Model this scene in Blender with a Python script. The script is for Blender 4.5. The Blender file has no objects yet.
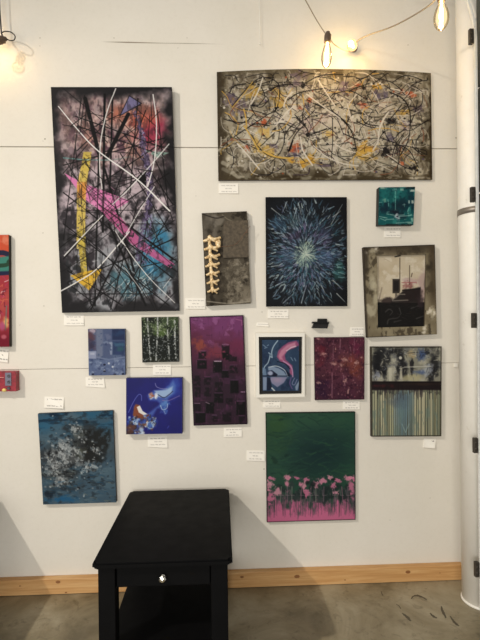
import bpy, bmesh, math, random
import numpy as np
from mathutils import Vector, Matrix

scene = bpy.context.scene
COL = scene.collection
rnd = random.Random(7)

# ------------------------------------------------------------------ camera
F_PX, YAW, PITCH, ROLL, CAM_H, CAM_D = 465.65, .0422, -.0012, .0111, 1.4814, 2.601
fw = Vector((math.sin(YAW)*math.cos(PITCH), math.cos(YAW)*math.cos(PITCH), math.sin(PITCH)))
r0 = Vector((math.cos(YAW), -math.sin(YAW), 0)); u0 = r0.cross(fw)
rt = math.cos(ROLL)*r0 - math.sin(ROLL)*u0
up = math.sin(ROLL)*r0 + math.cos(ROLL)*u0
EYE = Vector((0, -CAM_D, CAM_H))
cam = bpy.data.cameras.new('camera'); camo = bpy.data.objects.new('camera', cam); COL.objects.link(camo)
camo.matrix_world = Matrix(((rt.x, up.x, -fw.x, EYE.x), (rt.y, up.y, -fw.y, EYE.y), (rt.z, up.z, -fw.z, EYE.z), (0, 0, 0, 1)))
cam.sensor_fit = 'VERTICAL'; cam.sensor_height = 32; cam.lens = F_PX/640*32
cam.clip_start = .02
scene.camera = camo

def ray(x, y):
    return fw + rt*((x-240)/F_PX) - up*((y-320)/F_PX)
def at(x, y, Y):
    """point of the room at depth plane Y seen at photo position x, y"""
    d = ray(x, y); t = (Y-EYE.y)/d.y
    return EYE + d*t
def at_z(x, y, Z):
    d = ray(x, y); t = (Z-EYE.z)/d.z
    return EYE + d*t

# ------------------------------------------------------------------ objects
def tag(o, label=None, cat=None, group=None, kind=None):
    if label: o['label'] = label
    if cat: o['category'] = cat
    if group: o['group'] = group
    if kind: o['kind'] = kind
    return o
def empty(name, loc):
    o = bpy.data.objects.new(name, None); o.empty_display_size = .05
    COL.objects.link(o); o.location = loc
    return o
def link(name, me, mat, parent=None, smooth=False):
    o = bpy.data.objects.new(name, me); COL.objects.link(o)
    if mat is not None:
        for m in (mat if isinstance(mat, (list, tuple)) else [mat]): me.materials.append(m)
    if smooth:
        me.polygons.foreach_set('use_smooth', [True]*len(me.polygons))
    if parent is not None: o.parent = parent
    return o
def bm_obj(name, bm, mat, parent=None, smooth=False, org=None):
    if org is not None: bmesh.ops.translate(bm, verts=bm.verts, vec=-Vector(org))
    bmesh.ops.recalc_face_normals(bm, faces=bm.faces)
    me = bpy.data.meshes.new(name); bm.to_mesh(me); bm.free()
    return link(name, me, mat, parent, smooth)
def add_box(bm, lo, hi, bev=0, seg=2, mi=0):
    b2 = bmesh.new()
    bmesh.ops.create_cube(b2, size=1)
    lo = Vector(lo); hi = Vector(hi)
    for v in b2.verts:
        v.co = Vector((lo[i]+(v.co[i]+.5)*(hi[i]-lo[i]) for i in range(3)))
    if bev: bmesh.ops.bevel(b2, geom=b2.edges[:], offset=bev, segments=seg, affect='EDGES', profile=.5)
    for f in b2.faces: f.material_index = mi
    merge(bm, b2)
def merge(bm, b2):
    me = bpy.data.meshes.new('tmp'); b2.to_mesh(me); b2.free(); bm.from_mesh(me); bpy.data.meshes.remove(me)
def frame_at(t):
    t = t.normalized(); a = Vector((0, 0, 1)) if abs(t.z) < .9 else Vector((1, 0, 0))
    n = t.cross(a).normalized(); return n, t.cross(n)
def add_tube(bm, pts, rad, n=8, caps=True, mi=0):
    pts = [Vector(p) for p in pts]; rings = []
    if not isinstance(rad, (list, tuple)): rad = [rad]*len(pts)
    N = None
    for i, p in enumerate(pts):
        t = (pts[min(i+1, len(pts)-1)]-pts[max(i-1, 0)]).normalized()
        if N is None: N, _ = frame_at(t)
        else: N = (N - t*N.dot(t)).normalized()
        B = t.cross(N)
        rings.append([bm.verts.new(p+(N*math.cos(2*math.pi*k/n)+B*math.sin(2*math.pi*k/n))*rad[i]) for k in range(n)])
    for a, b in zip(rings, rings[1:]):
        for k in range(n):
            f = bm.faces.new((a[k], a[(k+1) % n], b[(k+1) % n], b[k])); f.material_index = mi; f.smooth = True
    if caps:
        for R in (rings[0], rings[-1]):
            try: bm.faces.new(R).material_index = mi
            except ValueError: pass
def add_lathe(bm, prof, org, axis, n=24, mi=0):
    """prof: list of (distance along axis, radius)"""
    org = Vector(org); ax = Vector(axis).normalized(); N, B = frame_at(ax)
    rings = []
    for d, r in prof:
        if r < 1e-5: rings.append([bm.verts.new(org+ax*d)])
        else: rings.append([bm.verts.new(org+ax*d+(N*math.cos(2*math.pi*k/n)+B*math.sin(2*math.pi*k/n))*r) for k in range(n)])
    for a, b in zip(rings, rings[1:]):
        for k in range(n):
            if len(a) == 1 and len(b) == 1: continue
            if len(a) == 1: f = bm.faces.new((a[0], b[k], b[(k+1) % n]))
            elif len(b) == 1: f = bm.faces.new((a[k], a[(k+1) % n], b[0]))
            else: f = bm.faces.new((a[k], a[(k+1) % n], b[(k+1) % n], b[k]))
            f.material_index = mi; f.smooth = True
def catmull(pts, n=10):
    P = [np.array(p, float) for p in pts]
    P = [2*P[0]-P[1]] + P + [2*P[-1]-P[-2]]
    out = []
    for i in range(1, len(P)-2):
        for k in range(n):
            t = k/n; a, b, c, d = P[i-1:i+3]
            out.append(.5*((2*b)+(c-a)*t+(2*a-5*b+4*c-d)*t*t+(3*b-a-3*c+d)*t**3))
    out.append(P[-2])
    return out

# ------------------------------------------------------------------ materials
def lin(c):
    c = np.asarray(c, float)/255
    return np.where(c <= .04045, c/12.92, ((c+.055)/1.055)**2.4)
def L(*c):
    v = lin(c); return (float(v[0]), float(v[1]), float(v[2]), 1)
def mat(name, col=None, rough=.5, metal=0, spec=.5):
    m = bpy.data.materials.new(name); m.use_nodes = True
    b = m.node_tree.nodes['Principled BSDF']
    if col: b.inputs['Base Color'].default_value = col
    b.inputs['Roughness'].default_value = rough; b.inputs['Metallic'].default_value = metal
    b.inputs['Specular IOR Level'].default_value = spec
    return m, m.node_tree, b
def noise(nt, scale, detail=4, rough=.6, vec=None, dist=0):
    n = nt.nodes.new('ShaderNodeTexNoise'); n.inputs['Scale'].default_value = scale
    n.inputs['Detail'].default_value = detail; n.inputs['Roughness'].default_value = rough
    n.inputs['Distortion'].default_value = dist
    if vec is not None: nt.links.new(vec, n.inputs['Vector'])
    return n
def coords(nt, scale=(1, 1, 1)):
    g = nt.nodes.new('ShaderNodeNewGeometry')
    mp = nt.nodes.new('ShaderNodeMapping'); mp.inputs['Scale'].default_value = scale
    nt.links.new(g.outputs['Position'], mp.inputs['Vector'])
    return mp.outputs['Vector']
def ramp(nt, src, stops):
    r = nt.nodes.new('ShaderNodeValToRGB'); e = r.color_ramp.elements
    while len(e) < len(stops): e.new(.5)
    for el, (p, c) in zip(e, stops): el.position = p; el.color = c
    nt.links.new(src, r.inputs['Fac']); return r.outputs['Color']
def mix(nt, fac, a, b, mode='MIX'):
    m = nt.nodes.new('ShaderNodeMix'); m.data_type = 'RGBA'; m.blend_type = mode
    for s, v in ((0, fac), (6, a), (7, b)):
        if hasattr(v, 'is_linked') or hasattr(v, 'links'): nt.links.new(v, m.inputs[s])
        else: m.inputs[s].default_value = v
    return m.outputs[2]
def bump(nt, b, h, strength=.2, dist=.002):
    n = nt.nodes.new('ShaderNodeBump'); n.inputs['Strength'].default_value = strength; n.inputs['Distance'].default_value = dist
    nt.links.new(h, n.inputs['Height']); nt.links.new(n.outputs['Normal'], b.inputs['Normal'])

# painted wall panels
M_wall, nt, b = mat('painted_panel', rough=.62, spec=.3)
P = coords(nt)
c1 = ramp(nt, noise(nt, 2.3, 5, .6, P).outputs['Fac'], [(.3, L(221, 215, 202)), (.7, L(228, 222, 211))])
c2 = ramp(nt, noise(nt, 45, 3, .7, P).outputs['Fac'], [(.25, (.965, .96, .955, 1)), (.5, (1, 1, 1, 1))])
nt.links.new(mix(nt, 1.0, c1, c2, 'MULTIPLY'), b.inputs['Base Color'])
bump(nt, b, noise(nt, 160, 3, .6, P).outputs['Fac'], .12, .001)
M_gap, _, _ = mat('joint_backing', L(95, 82, 66), .9, spec=.1)  # dark brown backing that shows in the gaps between panels
M_speck, _, _ = mat('nail_hole', L(150, 140, 124), .8)

M_floor, nt, b = mat('concrete', rough=.42, spec=.4)
P = coords(nt)
c1 = ramp(nt, noise(nt, 2.6, 6, .65, P, .6).outputs['Fac'], [(.34, L(106, 95, 72)), (.5, L(138, 126, 100)), (.66, L(164, 153, 128))])
c2 = ramp(nt, noise(nt, 14, 5, .7, P, 1.2).outputs['Fac'], [(.28, (.6, .58, .54, 1)), (.45, (1, 1, 1, 1)), (.75, (1.0, 1.0, 1.0, 1)), (.85, (1.12, 1.12, 1.1, 1))])
c3 = mix(nt, 1.0, c1, c2, 'MULTIPLY')
nt.links.new(c3, b.inputs['Base Color'])
rr = ramp(nt, noise(nt, 7, 4, .6, P).outputs['Fac'], [(.3, (.3, .3, .3, 1)), (.7, (.55, .55, .55, 1))])
nt.links.new(rr, b.inputs['Roughness'])
bump(nt, b, noise(nt, 60, 4, .7, P).outputs['Fac'], .15, .002)
M_stain, _, _ = mat('dark_floor_stain', L(86, 76, 59), .5)

M_pine, nt, b = mat('pine_board', rough=.5, spec=.35)
P = coords(nt, (1.2, 8, 26))
g1 = ramp(nt, noise(nt, 2.2, 5, .6, P, .8).outputs['Fac'], [(.3, L(184, 136, 84)), (.5, L(200, 154, 100)), (.7, L(214, 174, 122))])
nt.links.new(g1, b.inputs['Base Color'])
M_knot, _, _ = mat('pine_knot', L(140, 92, 50), .55)

M_black, nt, b = mat('black_painted_wood', rough=.55, spec=.06)
P = coords(nt)
k1 = ramp(nt, noise(nt, 9, 5, .65, P).outputs['Fac'], [(.3, L(10, 10, 11)), (.8, L(14, 14, 15))])
nt.links.new(k1, b.inputs['Base Color'])
r1 = ramp(nt, noise(nt, 16, 4, .6, P).outputs['Fac'], [(.35, (.52, .52, .52, 1)), (.7, (.6, .6, .6, 1))])
nt.links.new(r1, b.inputs['Roughness'])
bump(nt, b, noise(nt, 120, 3, .6, P).outputs['Fac'], .08, .001)
M_chrome, _, _ = mat('polished_nickel', L(215, 212, 204), .18, 1)
M_whitepipe, nt, b = mat('white_painted_pipe', rough=.4, spec=.4)
P = coords(nt)
k = ramp(nt, noise(nt, 18, 5, .7, P).outputs['Fac'], [(.22, L(214, 206, 191)), (.36, L(243, 239, 229)), (.7, L(247, 243, 234))])
nt.links.new(k, b.inputs['Base Color'])
M_steel, nt, b = mat('galvanised_steel', rough=.4, metal=.1)
P = coords(nt)
k = ramp(nt, noise(nt, 40, 4, .6, P).outputs['Fac'], [(.3, L(222, 223, 219)), (.7, L(238, 238, 234))])
nt.links.new(k, b.inputs['Base Color'])
M_strap, _, _ = mat('strap_steel', L(150, 142, 132), .4, .6)
M_bracket, _, _ = mat('dark_bracket', L(72, 66, 58), .5, .4)
M_door, nt, b = mat('dark_door_panel', rough=.5)
k = ramp(nt, noise(nt, 6, 4, .6, coords(nt)).outputs['Fac'], [(.3, L(38, 44, 42)), (.7, L(58, 64, 60))])
nt.links.new(k, b.inputs['Base Color'])
M_cord, _, _ = mat('pale_cord', L(150, 138, 118), .6)
M_blackcord, _, _ = mat('black_rubber', L(32, 30, 28), .5)
M_socket, _, _ = mat('bronze_socket', L(92, 74, 58), .45, .2)
M_string, _, _ = mat('white_thread', L(236, 234, 228), .7)
M_plastic, _, _ = mat('black_plastic', L(17, 16, 17), .45, spec=.2)
M_plastic2, _, _ = mat('grey_plastic', L(36, 35, 36), .5, spec=.2)
def emis(name, col, s):
    m = bpy.data.materials.new(name); m.use_nodes = True; nt = m.node_tree; nt.nodes.clear()
    e = nt.nodes.new('ShaderNodeEmission'); e.inputs[0].default_value = col; e.inputs[1].default_value = s
    o = nt.nodes.new('ShaderNodeOutputMaterial'); nt.links.new(e.outputs[0], o.inputs[0]); return m
M_fil = emis('glowing_filament', (1, .72, .34, 1), 45)
def glass_mat():
    m = bpy.data.materials.new('amber_bulb_glass'); m.use_nodes = True; nt = m.node_tree; nt.nodes.clear()
    t = nt.nodes.new('ShaderNodeBsdfTransparent'); t.inputs[0].default_value = (1, .93, .8, 1)
    e = nt.nodes.new('ShaderNodeEmission'); e.inputs[0].default_value = (1, .74, .4, 1); e.inputs[1].default_value = .35
    a = nt.nodes.new('ShaderNodeAddShader'); nt.links.new(t.outputs[0], a.inputs[0]); nt.links.new(e.outputs[0], a.inputs[1])
    g = nt.nodes.new('ShaderNodeBsdfGlossy'); g.inputs[1].default_value = .05
    lw = nt.nodes.new('ShaderNodeLayerWeight'); lw.inputs[0].default_value = .25
    mx = nt.nodes.new('ShaderNodeMixShader'); nt.links.new(lw.outputs['Fresnel'], mx.inputs[0])
    nt.links.new(a.outputs[0], mx.inputs[1]); nt.links.new(g.outputs[0], mx.inputs[2])
    o = nt.nodes.new('ShaderNodeOutputMaterial'); nt.links.new(mx.outputs[0], o.inputs[0]); return m
M_glass = glass_mat()

def paint_mat(name, rough, bscale=220, bstr=.2, spec=.1):
    m, nt, b = mat(name, rough=rough, spec=spec)
    a = nt.nodes.new('ShaderNodeAttribute'); a.attribute_name = 'paint'
    nt.links.new(a.outputs['Color'], b.inputs['Base Color'])
    if bstr: bump(nt, b, noise(nt, bscale, 3, .6, coords(nt)).outputs['Fac'], bstr, .0012)
    return m
M_satin = paint_mat('satin_acrylic_paint', .5)
M_matte = paint_mat('matte_acrylic_paint', .7)
M_gloss = paint_mat('glossy_poured_paint', .45, 60, .05, .15)
M_paper = paint_mat('paper_card', .8, 300, .03, .2)
def edge_mat(name, c, rough=.6):
    m, nt, b = mat(name, rough=rough, spec=.3)
    c = np.array(c, float)
    k = ramp(nt, noise(nt, 60, 4, .6, coords(nt)).outputs['Fac'], [(.3, L(*(c*.75))), (.7, L(*(c*1.15)))])
    nt.links.new(k, b.inputs['Base Color']); return m

# ------------------------------------------------------------------ brush work on paint grids
class Art:
    def __init__(s, quad, seed, k=2.5):
        s.q = np.array(quad, float)          # TL TR BR BL as measured on the photo
        s.w = np.linalg.norm(s.q[1]-s.q[0]); s.hh = np.linalg.norm(s.q[3]-s.q[0])
        s.k = k; s.W = int(s.w*k)+1; s.H = int(s.hh*k)+1
        s.c = np.zeros((s.H, s.W, 3)); s.h = np.zeros((s.H, s.W))
        s.r = np.random.default_rng(seed); s.x0 = s.y0 = 0; s.s = 1; s.mute = .15
        s.V, s.U = np.meshgrid(np.linspace(0, 1, s.H), np.linspace(0, 1, s.W), indexing='ij')
    def z(s, x0, y0, sc): s.x0, s.y0, s.s = x0, y0, sc
    def tf(s, pts):
        p = np.array(pts, float).reshape(-1, 2)/s.s+np.array([s.x0, s.y0])
        a, b, c, d = s.q; u = np.full(len(p), .5); v = np.full(len(p), .5)
        for _ in range(6):
            f = a+np.outer(u, b-a)+np.outer(v, d-a)+np.outer(u*v, a-b+c-d)-p
            ju = (b-a)+np.outer(v, a-b+c-d); jv = (d-a)+np.outer(u, a-b+c-d)
            det = ju[:, 0]*jv[:, 1]-ju[:, 1]*jv[:, 0]
            u -= (f[:, 0]*jv[:, 1]-f[:, 1]*jv[:, 0])/det; v -= (ju[:, 0]*f[:, 1]-ju[:, 1]*f[:, 0])/det
        return np.stack([u*(s.W-1), v*(s.H-1)], 1)
    def vn(s, cx, cy):
        nx = int(s.W/cx)+3; ny = int(s.H/cy)+3
        g = s.r.random((ny, nx)); X = np.arange(s.W)/cx+s.r.random(); Y = np.arange(s.H)/cy+s.r.random()
        xi = X.astype(int); yi = Y.astype(int); fx = X-xi; fy = Y-yi
        fx = fx*fx*(3-2*fx); fy = (fy*fy*(3-2*fy))[:, None]
        a = g[np.ix_(yi, xi)]; b = g[np.ix_(yi, np.minimum(xi+1, nx-1))]
        c = g[np.ix_(np.minimum(yi+1, ny-1), xi)]; d = g[np.ix_(np.minimum(yi+1, ny-1), np.minimum(xi+1, nx-1))]
        return (a*(1-fx)+b*fx)*(1-fy)+(c*(1-fx)+d*fx)*fy
    def fbm(s, cx, cy=None, o=4, g=.55):
        """cell sizes in photo pixels"""
        cy = cx if cy is None else cy; t = np.zeros((s.H, s.W)); a = 1; n = 0
        for i in range(o):
            t += a*s.vn(max(cx*s.k/2**i, 1.01), max(cy*s.k/2**i, 1.01)); n += a; a *= g
        t /= n
        return np.clip((t-.5)*1.7+.5, 0, 1)
    def fill(s, c): s.c[:] = c
    def lay(s, m, c, a=1):
        m = np.clip(m, 0, 1)[..., None]*a; s.c = s.c*(1-m)+np.array(c, float)*m
    def box(s, P, pad):
        x0 = max(int(P[:, 0].min()-pad), 0); x1 = min(int(P[:, 0].max()+pad)+2, s.W)
        y0 = max(int(P[:, 1].min()-pad), 0); y1 = min(int(P[:, 1].max()+pad)+2, s.H)
        return (x0, x1, y0, y1) if x1 > x0 and y1 > y0 else None
    def put(s, bx, m, c, a, ht=0):
        x0, x1, y0, y1 = bx; m = np.clip(m, 0, 1)*a
        s.c[y0:y1, x0:x1] = s.c[y0:y1, x0:x1]*(1-m[..., None])+np.array(c, float)*m[..., None]
        if ht: s.h[y0:y1, x0:x1] = np.maximum(s.h[y0:y1, x0:x1], m*ht)
    def line(s, pts, w, c, a=1, w2=None, soft=.6, ht=0, curve=False, dry=0):
        """w: width in photo pixels; w2: width at the end"""
        if curve and len(pts) > 2: pts = catmull(pts, 8)
        P = s.tf(pts); w = w*s.k; w2 = w if w2 is None else w2*s.k; sf = max(soft*s.k, .6)
        bx = s.box(P, max(w, w2)+sf+1)
        if bx is None: return
        x0, x1, y0, y1 = bx
        Y, X = np.mgrid[y0:y1, x0:x1].astype(float); best = np.full(X.shape, -1e9)
        n = len(P)-1
        for i in range(n):
            A, B = P[i], P[i+1]; d = B-A; l2 = max(d@d, 1e-9)
            t = np.clip(((X-A[0])*d[0]+(Y-A[1])*d[1])/l2, 0, 1)
            D = np.hypot(X-A[0]-t*d[0], Y-A[1]-t*d[1])
            best = np.maximum(best, (w+(w2-w)*(i+t)/n)/2-D)
        m = np.clip(best/sf+.5, 0, 1)
        if dry: m = m*np.clip((s.fbm(2.2, o=2)[y0:y1, x0:x1]-dry)*4+.5, 0, 1)
        s.put(bx, m, c, a, ht)
    def poly(s, pts, c, a=1, soft=.6, ht=0, tex=0):
        P = s.tf(pts); sf = max(soft*s.k, .6); bx = s.box(P, sf+1)
        if bx is None: return
        x0, x1, y0, y1 = bx; Y, X = np.mgrid[y0:y1, x0:x1].astype(float)
        ins = np.zeros(X.shape, bool); D = np.full(X.shape, 1e9)
        for i in range(len(P)):
            A, B = P[i], P[(i+1) % len(P)]; d = B-A; l2 = max(d@d, 1e-9)
            t = np.clip(((X-A[0])*d[0]+(Y-A[1])*d[1])/l2, 0, 1)
            D = np.minimum(D, np.hypot(X-A[0]-t*d[0], Y-A[1]-t*d[1]))
            cr = (A[1] > Y) != (B[1] > Y)
            ins ^= cr & (X < (B[0]-A[0])*(Y-A[1])/((B[1]-A[1]) if B[1] != A[1] else 1e-9)+A[0])
        m = np.clip(np.where(ins, D, -D)/sf+.5, 0, 1)
        if tex: m = m*np.clip((s.fbm(3, o=3)[y0:y1, x0:x1]-tex)*4+.5, 0, 1)
        s.put(bx, m, c, a, ht)
    def rect(s, x0, y0, x1, y1, c, a=1, soft=.8, tex=0, ht=0): s.poly([(x0, y0), (x1, y0), (x1, y1), (x0, y1)], c, a, soft, ht, tex)
    def blob(s, x, y, rx, ry, c, a=1, rot=0, hard=1.5, tex=0):
        """rx, ry in the current crop's pixels"""
        P = s.tf([(x, y)])[0]; rx *= s.k/s.s; ry *= s.k/s.s; R = max(rx, ry)*1.8
        bx = s.box(P[None], R)
        if bx is None: return
        x0, x1, y0, y1 = bx; Y, X = np.mgrid[y0:y1, x0:x1].astype(float); X -= P[0]; Y -= P[1]
        ca, sa = math.cos(rot), math.sin(rot)
        d = np.hypot((X*ca+Y*sa)/rx, (-X*sa+Y*ca)/ry)
        if tex: d = d+(s.fbm(max(rx, ry)/s.k*.7, o=4)[y0:y1, x0:x1]-.5)*tex*2
        s.put(bx, np.clip((1-d)*hard+.5, 0, 1), c, a)
    def dab(s, x, y, ang, ln, w, c, a=1, bend=0, soft=.6, ht=0):
        dx, dy = math.cos(ang)*ln/2, math.sin(ang)*ln/2; nx, ny = -dy*bend, dx*bend
        s.line([(x-dx, y-dy), (x+nx, y+ny), (x+dx, y+dy)], w, c, a, w*.4, soft, ht)
    def tone(s, n, lo, hi):
        f = lo+(hi-lo)*n; s.c = np.clip(s.c*f[..., None], 0, 255)
    def edge(s):
        """distance from the border in photo pixels"""
        return np.minimum(np.minimum(s.U, 1-s.U)*s.w, np.minimum(s.V, 1-s.V)*s.hh)
    def pick(s, cols): return cols[int(s.r.integers(len(cols)))]
    def uni(s, a, b): return float(s.r.uniform(a, b))

GAIN = .84
def quad_pts(quad, Y): return [at(x, y, Y) for x, y in quad]
def paint_front(name, art, corners, material, parent, relief=.0006, bow=None):
    """a finely divided sheet that carries the paint and its relief"""
    H, W = art.H, art.W; U, V = art.U, art.V
    c = [np.array(p - parent.location) for p in corners]
    n = np.cross(c[3]-c[0], c[1]-c[0]); n /= np.linalg.norm(n)
    if n[1] > 0: n = -n
    co = (c[0]*((1-U)*(1-V))[..., None]+c[1]*(U*(1-V))[..., None]+c[2]*(U*V)[..., None]+c[3]*((1-U)*V)[..., None])
    if bow: co[..., 2] += bow*(4*U*(1-U))*(1-V)
    lum = art.c.mean(2)/255
    hh = art.h + (lum-.5)*relief*1.2
    e = np.minimum(np.minimum(U, 1-U)*art.w, np.minimum(V, 1-V)*art.hh)
    hh = hh*np.clip(e/1.2, 0, 1)
    co = co+hh[..., None]*n
    me = bpy.data.meshes.new(name); nv = H*W
    idx = np.arange(nv).reshape(H, W)
    fa = np.stack([idx[:-1, :-1], idx[1:, :-1], idx[1:, 1:], idx[:-1, 1:]], -1).reshape(-1, 4)
    me.vertices.add(nv); me.vertices.foreach_set('co', co.reshape(-1).astype(np.float32))
    me.loops.add(fa.size); me.loops.foreach_set('vertex_index', fa.reshape(-1).astype(np.int32))
    me.polygons.add(len(fa)); me.polygons.foreach_set('loop_start', np.arange(0, fa.size, 4, dtype=np.int32))
    me.update(calc_edges=True)
    at_ = me.attributes.new('paint', 'FLOAT_COLOR', 'POINT')
    rgba = np.ones((nv, 4), np.float32); g_ = art.c.mean(2, keepdims=True); cc_ = np.clip(art.c+(g_-art.c)*art.mute, 0, 255)
    if art.mute: cc_ = 255*(cc_/255)**1.16
    rgba[:, :3] = np.clip(lin(np.clip(cc_, 0, 255)).reshape(-1, 3)*(GAIN if art.mute else 1), 0, .92)
    at_.data.foreach_set('color', rgba.reshape(-1))
    return link(name, me, material, parent, True)
def slab(name, front, thick, material, parent, inset=.0008, bow=None, nseg=1, bev=.0015):
    """box behind the painted face; front: TL TR BR BL in the room; bow bulges the top edge"""
    bm = bmesh.new(); org = parent.location
    def pt(u, v, y):
        p = (front[0]*(1-u)+front[1]*u)*(1-v)+(front[3]*(1-u)+front[2]*u)*v
        if bow: p = p+Vector((0, 0, bow*4*u*(1-u)*(1-v)))
        return p+Vector((0, y, 0))-org
    loops = []
    for y in (inset, thick):
        lp = [bm.verts.new(pt(i/nseg, 0, y)) for i in range(nseg+1)]+[bm.verts.new(pt(1-i/nseg, 1, y)) for i in range(nseg+1)]
        loops.append(lp)
    n = len(loops[0])
    bm.faces.new(loops[0]); bm.faces.new(loops[1][::-1])
    for k in range(n): bm.faces.new((loops[0][k], loops[1][k], loops[1][(k+1) % n], loops[0][(k+1) % n]))
    bmesh.ops.recalc_face_normals(bm, faces=bm.faces)
    return bm_obj(name, bm, material, parent)
GP = 'paintings hung on the cream wall'
def painting(name, art, label, dep, edge_col, material=None, tilt=0, bow=None, relief=.0006, cat='painting'):
    q = art.q
    fr = [at(q[0][0], q[0][1], -dep-tilt), at(q[1][0], q[1][1], -dep-tilt), at(q[2][0], q[2][1], -dep), at(q[3][0], q[3][1], -dep)]
    base = (fr[2]+fr[3])/2; root = empty(name, Vector((base.x, 0, base.z)))
    tag(root, label, cat, GP)
    bw = None if bow is None else bow/F_PX*CAM_D
    slab('canvas_edge', fr, dep-.0002, edge_mat(name+'_edge', edge_col), root, bow=bw, nseg=16 if bow else 1)
    paint_front('painted_canvas', art, fr, material or M_satin, root, relief, bw)
    return root, fr

# ================================================================== the paintings
# ---- tall charcoal painting with arrows and crossing lines
a = Art([(50.8, 87), (171.8, 87), (179.3, 310.8), (62, 312.8)], 11, 2.6)
n1 = a.fbm(26, o=5); n2 = a.fbm(9, o=4); n3 = a.fbm(5, 9, o=4)
a.fill((66, 60, 66)); a.lay((n2-.25)*2.6, (166, 156, 162), .95)
top = np.clip(1.25-np.abs(a.V-.2)/.22, 0, 1)*np.clip(1.3-np.abs(a.U-.55)/.5, 0, 1)
a.lay(top*(n1*1.6-.1), (205, 150, 136), .85)
a.lay(top*np.clip((n3-.55)*5, 0, 1), (92, 62, 78), .9)
a.lay(top*np.clip((a.fbm(7)-.62)*6, 0, 1), (226, 198, 190), .8)
a.lay(np.clip(1-np.hypot((a.U-.82)/.2, (a.V-.2)/.12), 0, 1)*n2*2, (172, 44, 76), .8)
a.lay(np.clip(1.3-np.hypot((a.U-.68)/.22, (a.V-.13)/.05), 0, 1)*n1*1.6, (226, 118, 80), .8)
mid = np.clip(1.2-np.abs(a.V-.48)/.2, 0, 1)
a.lay(mid*(n2-.25)*2.4, (206, 186, 194), .85)
low = np.clip((a.V-.55)*4, 0, 1)
a.lay(low*(n2-.25)*2.2, (158, 164, 170), .8); a.lay(low*np.clip((n3-.55)*5, 0, 1), (50, 52, 56), .9)
a.lay(np.clip(1.2-np.hypot((a.U-.82)/.16, (a.V-.74)/.17), 0, 1)*n2*2, (66, 140, 172), .9)
a.lay(np.clip(1.2-np.hypot((a.U-.58)/.2, (a.V-.86)/.08), 0, 1)*n3*2, (96, 150, 166), .8)
a.z(115, 230, 6.857)
for p in [(300, 130, 45, 60), (250, 250, 45, 70), (330, 30, 40, 40)]: a.blob(*p, (62, 138, 178), .75, .3, 1.5, .5)
for _ in range(60):
    a.line([(x := a.uni(40, 230), y := a.uni(230, 500)), (x+a.uni(15, 60), y+a.uni(-50, 20))], .7, a.pick([(170, 190, 196), (84, 130, 150), (210, 220, 220)]), .7)
a.z(55, 230, 6.857)
for _ in range(40):
    a.line([(x := a.uni(300, 430), y := a.uni(360, 500)), (x+a.uni(15, 55), y-a.uni(10, 45))], .6, a.pick([(190, 190, 194), (130, 132, 138)]), .7)
ed = a.edge(); vig = np.clip((11-ed+(a.fbm(18)-.5)*16)/9, 0, 1)
a.lay(vig, (42, 40, 43), 1)
BK = (22, 20, 22)
a.z(40, 75, 2.56)
seg = [((115, 60), (150, 200), 5), ((165, 50), (160, 400), 3), ((185, 50), (178, 300), 2.2), ((225, 100), (170, 210), 5), ((150, 190), (140, 590), 2), ((165, 240), (240, 500), 2.5),
       ((90, 105), (330, 190), 1.3), ((95, 130), (300, 200), 1.2), ((60, 230), (320, 160), 1.2), ((75, 330), (300, 180), 1.3), ((70, 420), (330, 250), 1.2), ((60, 470), (260, 250), 1.3),
       ((60, 300), (340, 520), 1.4), ((80, 250), (280, 480), 1.2), ((60, 380), (330, 590), 1.4), ((150, 330), (340, 470), 2.2), ((175, 380), (270, 590), 2.6), ((60, 345), (330, 345), .8), ((70, 530), (340, 420), 1.3),
       ((190, 600), (330, 360), 1.2), ((130, 600), (240, 380), 2), ((90, 180), (130, 590), 1), ((250, 60), (230, 300), 1.4), ((270, 90), (180, 330), 1.2), ((300, 90), (330, 350), 1.1), ((215, 150), (340, 330), 1.2),
       ((205, 200), (330, 400), 1.2), ((250, 320), (180, 600), 1.2), ((70, 500), (210, 590), 1.4), ((90, 560), (280, 560), .9), ((220, 380), (340, 380), .9), ((105, 60), (60, 420), 1), ((285, 300), (240, 600), 1.2), ((310, 420), (200, 480), 1)]
for p, q, w in seg: a.line([p, q], w*.8, BK, .92, soft=.7)
for _ in range(46):
    x, y = a.uni(70, 330), a.uni(70, 590); an = a.pick([-.7, .75, 1.5, .25, -.35, 1.1])+a.uni(-.15, .15); l = a.uni(25, 90)
    a.line([(x-l*math.cos(an), y-l*math.sin(an)), (x+l*math.cos(an), y+l*math.sin(an))], a.uni(.5, 1.1), BK, .85)
a.poly([(272, 240), (246, 268), (271, 290)], (28, 26, 28))
PK = (232, 134, 190)
a.poly([(62, 250), (105, 274), (229, 321), (170, 358), (116, 318)], PK, .97, tex=.04)
a.poly([(150, 335), (188, 345), (262, 424), (345, 484), (334, 494), (236, 434), (168, 362)], (206, 100, 156), .92, tex=.15)
for _ in range(26): a.line([(x := a.uni(110, 205), y := a.uni(290, 345)), (x+a.uni(-25, 25), y+a.uni(-14, 14))], .5, a.pick([(130, 60, 105), (236, 170, 205), (60, 40, 55)]), .7)
for p, q in [((120, 280), (200, 345)), ((95, 262), (190, 350)), ((150, 350), (225, 300)), ((180, 350), (345, 490)), ((160, 300), (228, 322))]: a.line([p, q], .6, (50, 34, 46), .8)
YE = (228, 200, 96)
a.z(50, 155, 6.857)
a.poly([(228, 0), (282, 0), (246, 200), (236, 640), (180, 640), (184, 200)], YE, .95, tex=.1)
a.poly([(186, 185), (250, 180), (240, 300), (186, 290)], (228, 150, 66), .85, 2)
a.z(55, 230, 6.857); a.poly([(148, 0), (205, 0), (218, 290), (180, 290)], (214, 190, 76), .92, tex=.12)
a.poly([(104, 312), (180, 288), (310, 264), (322, 272), (232, 412)], (236, 188, 52), .96, tex=.08)
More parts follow.
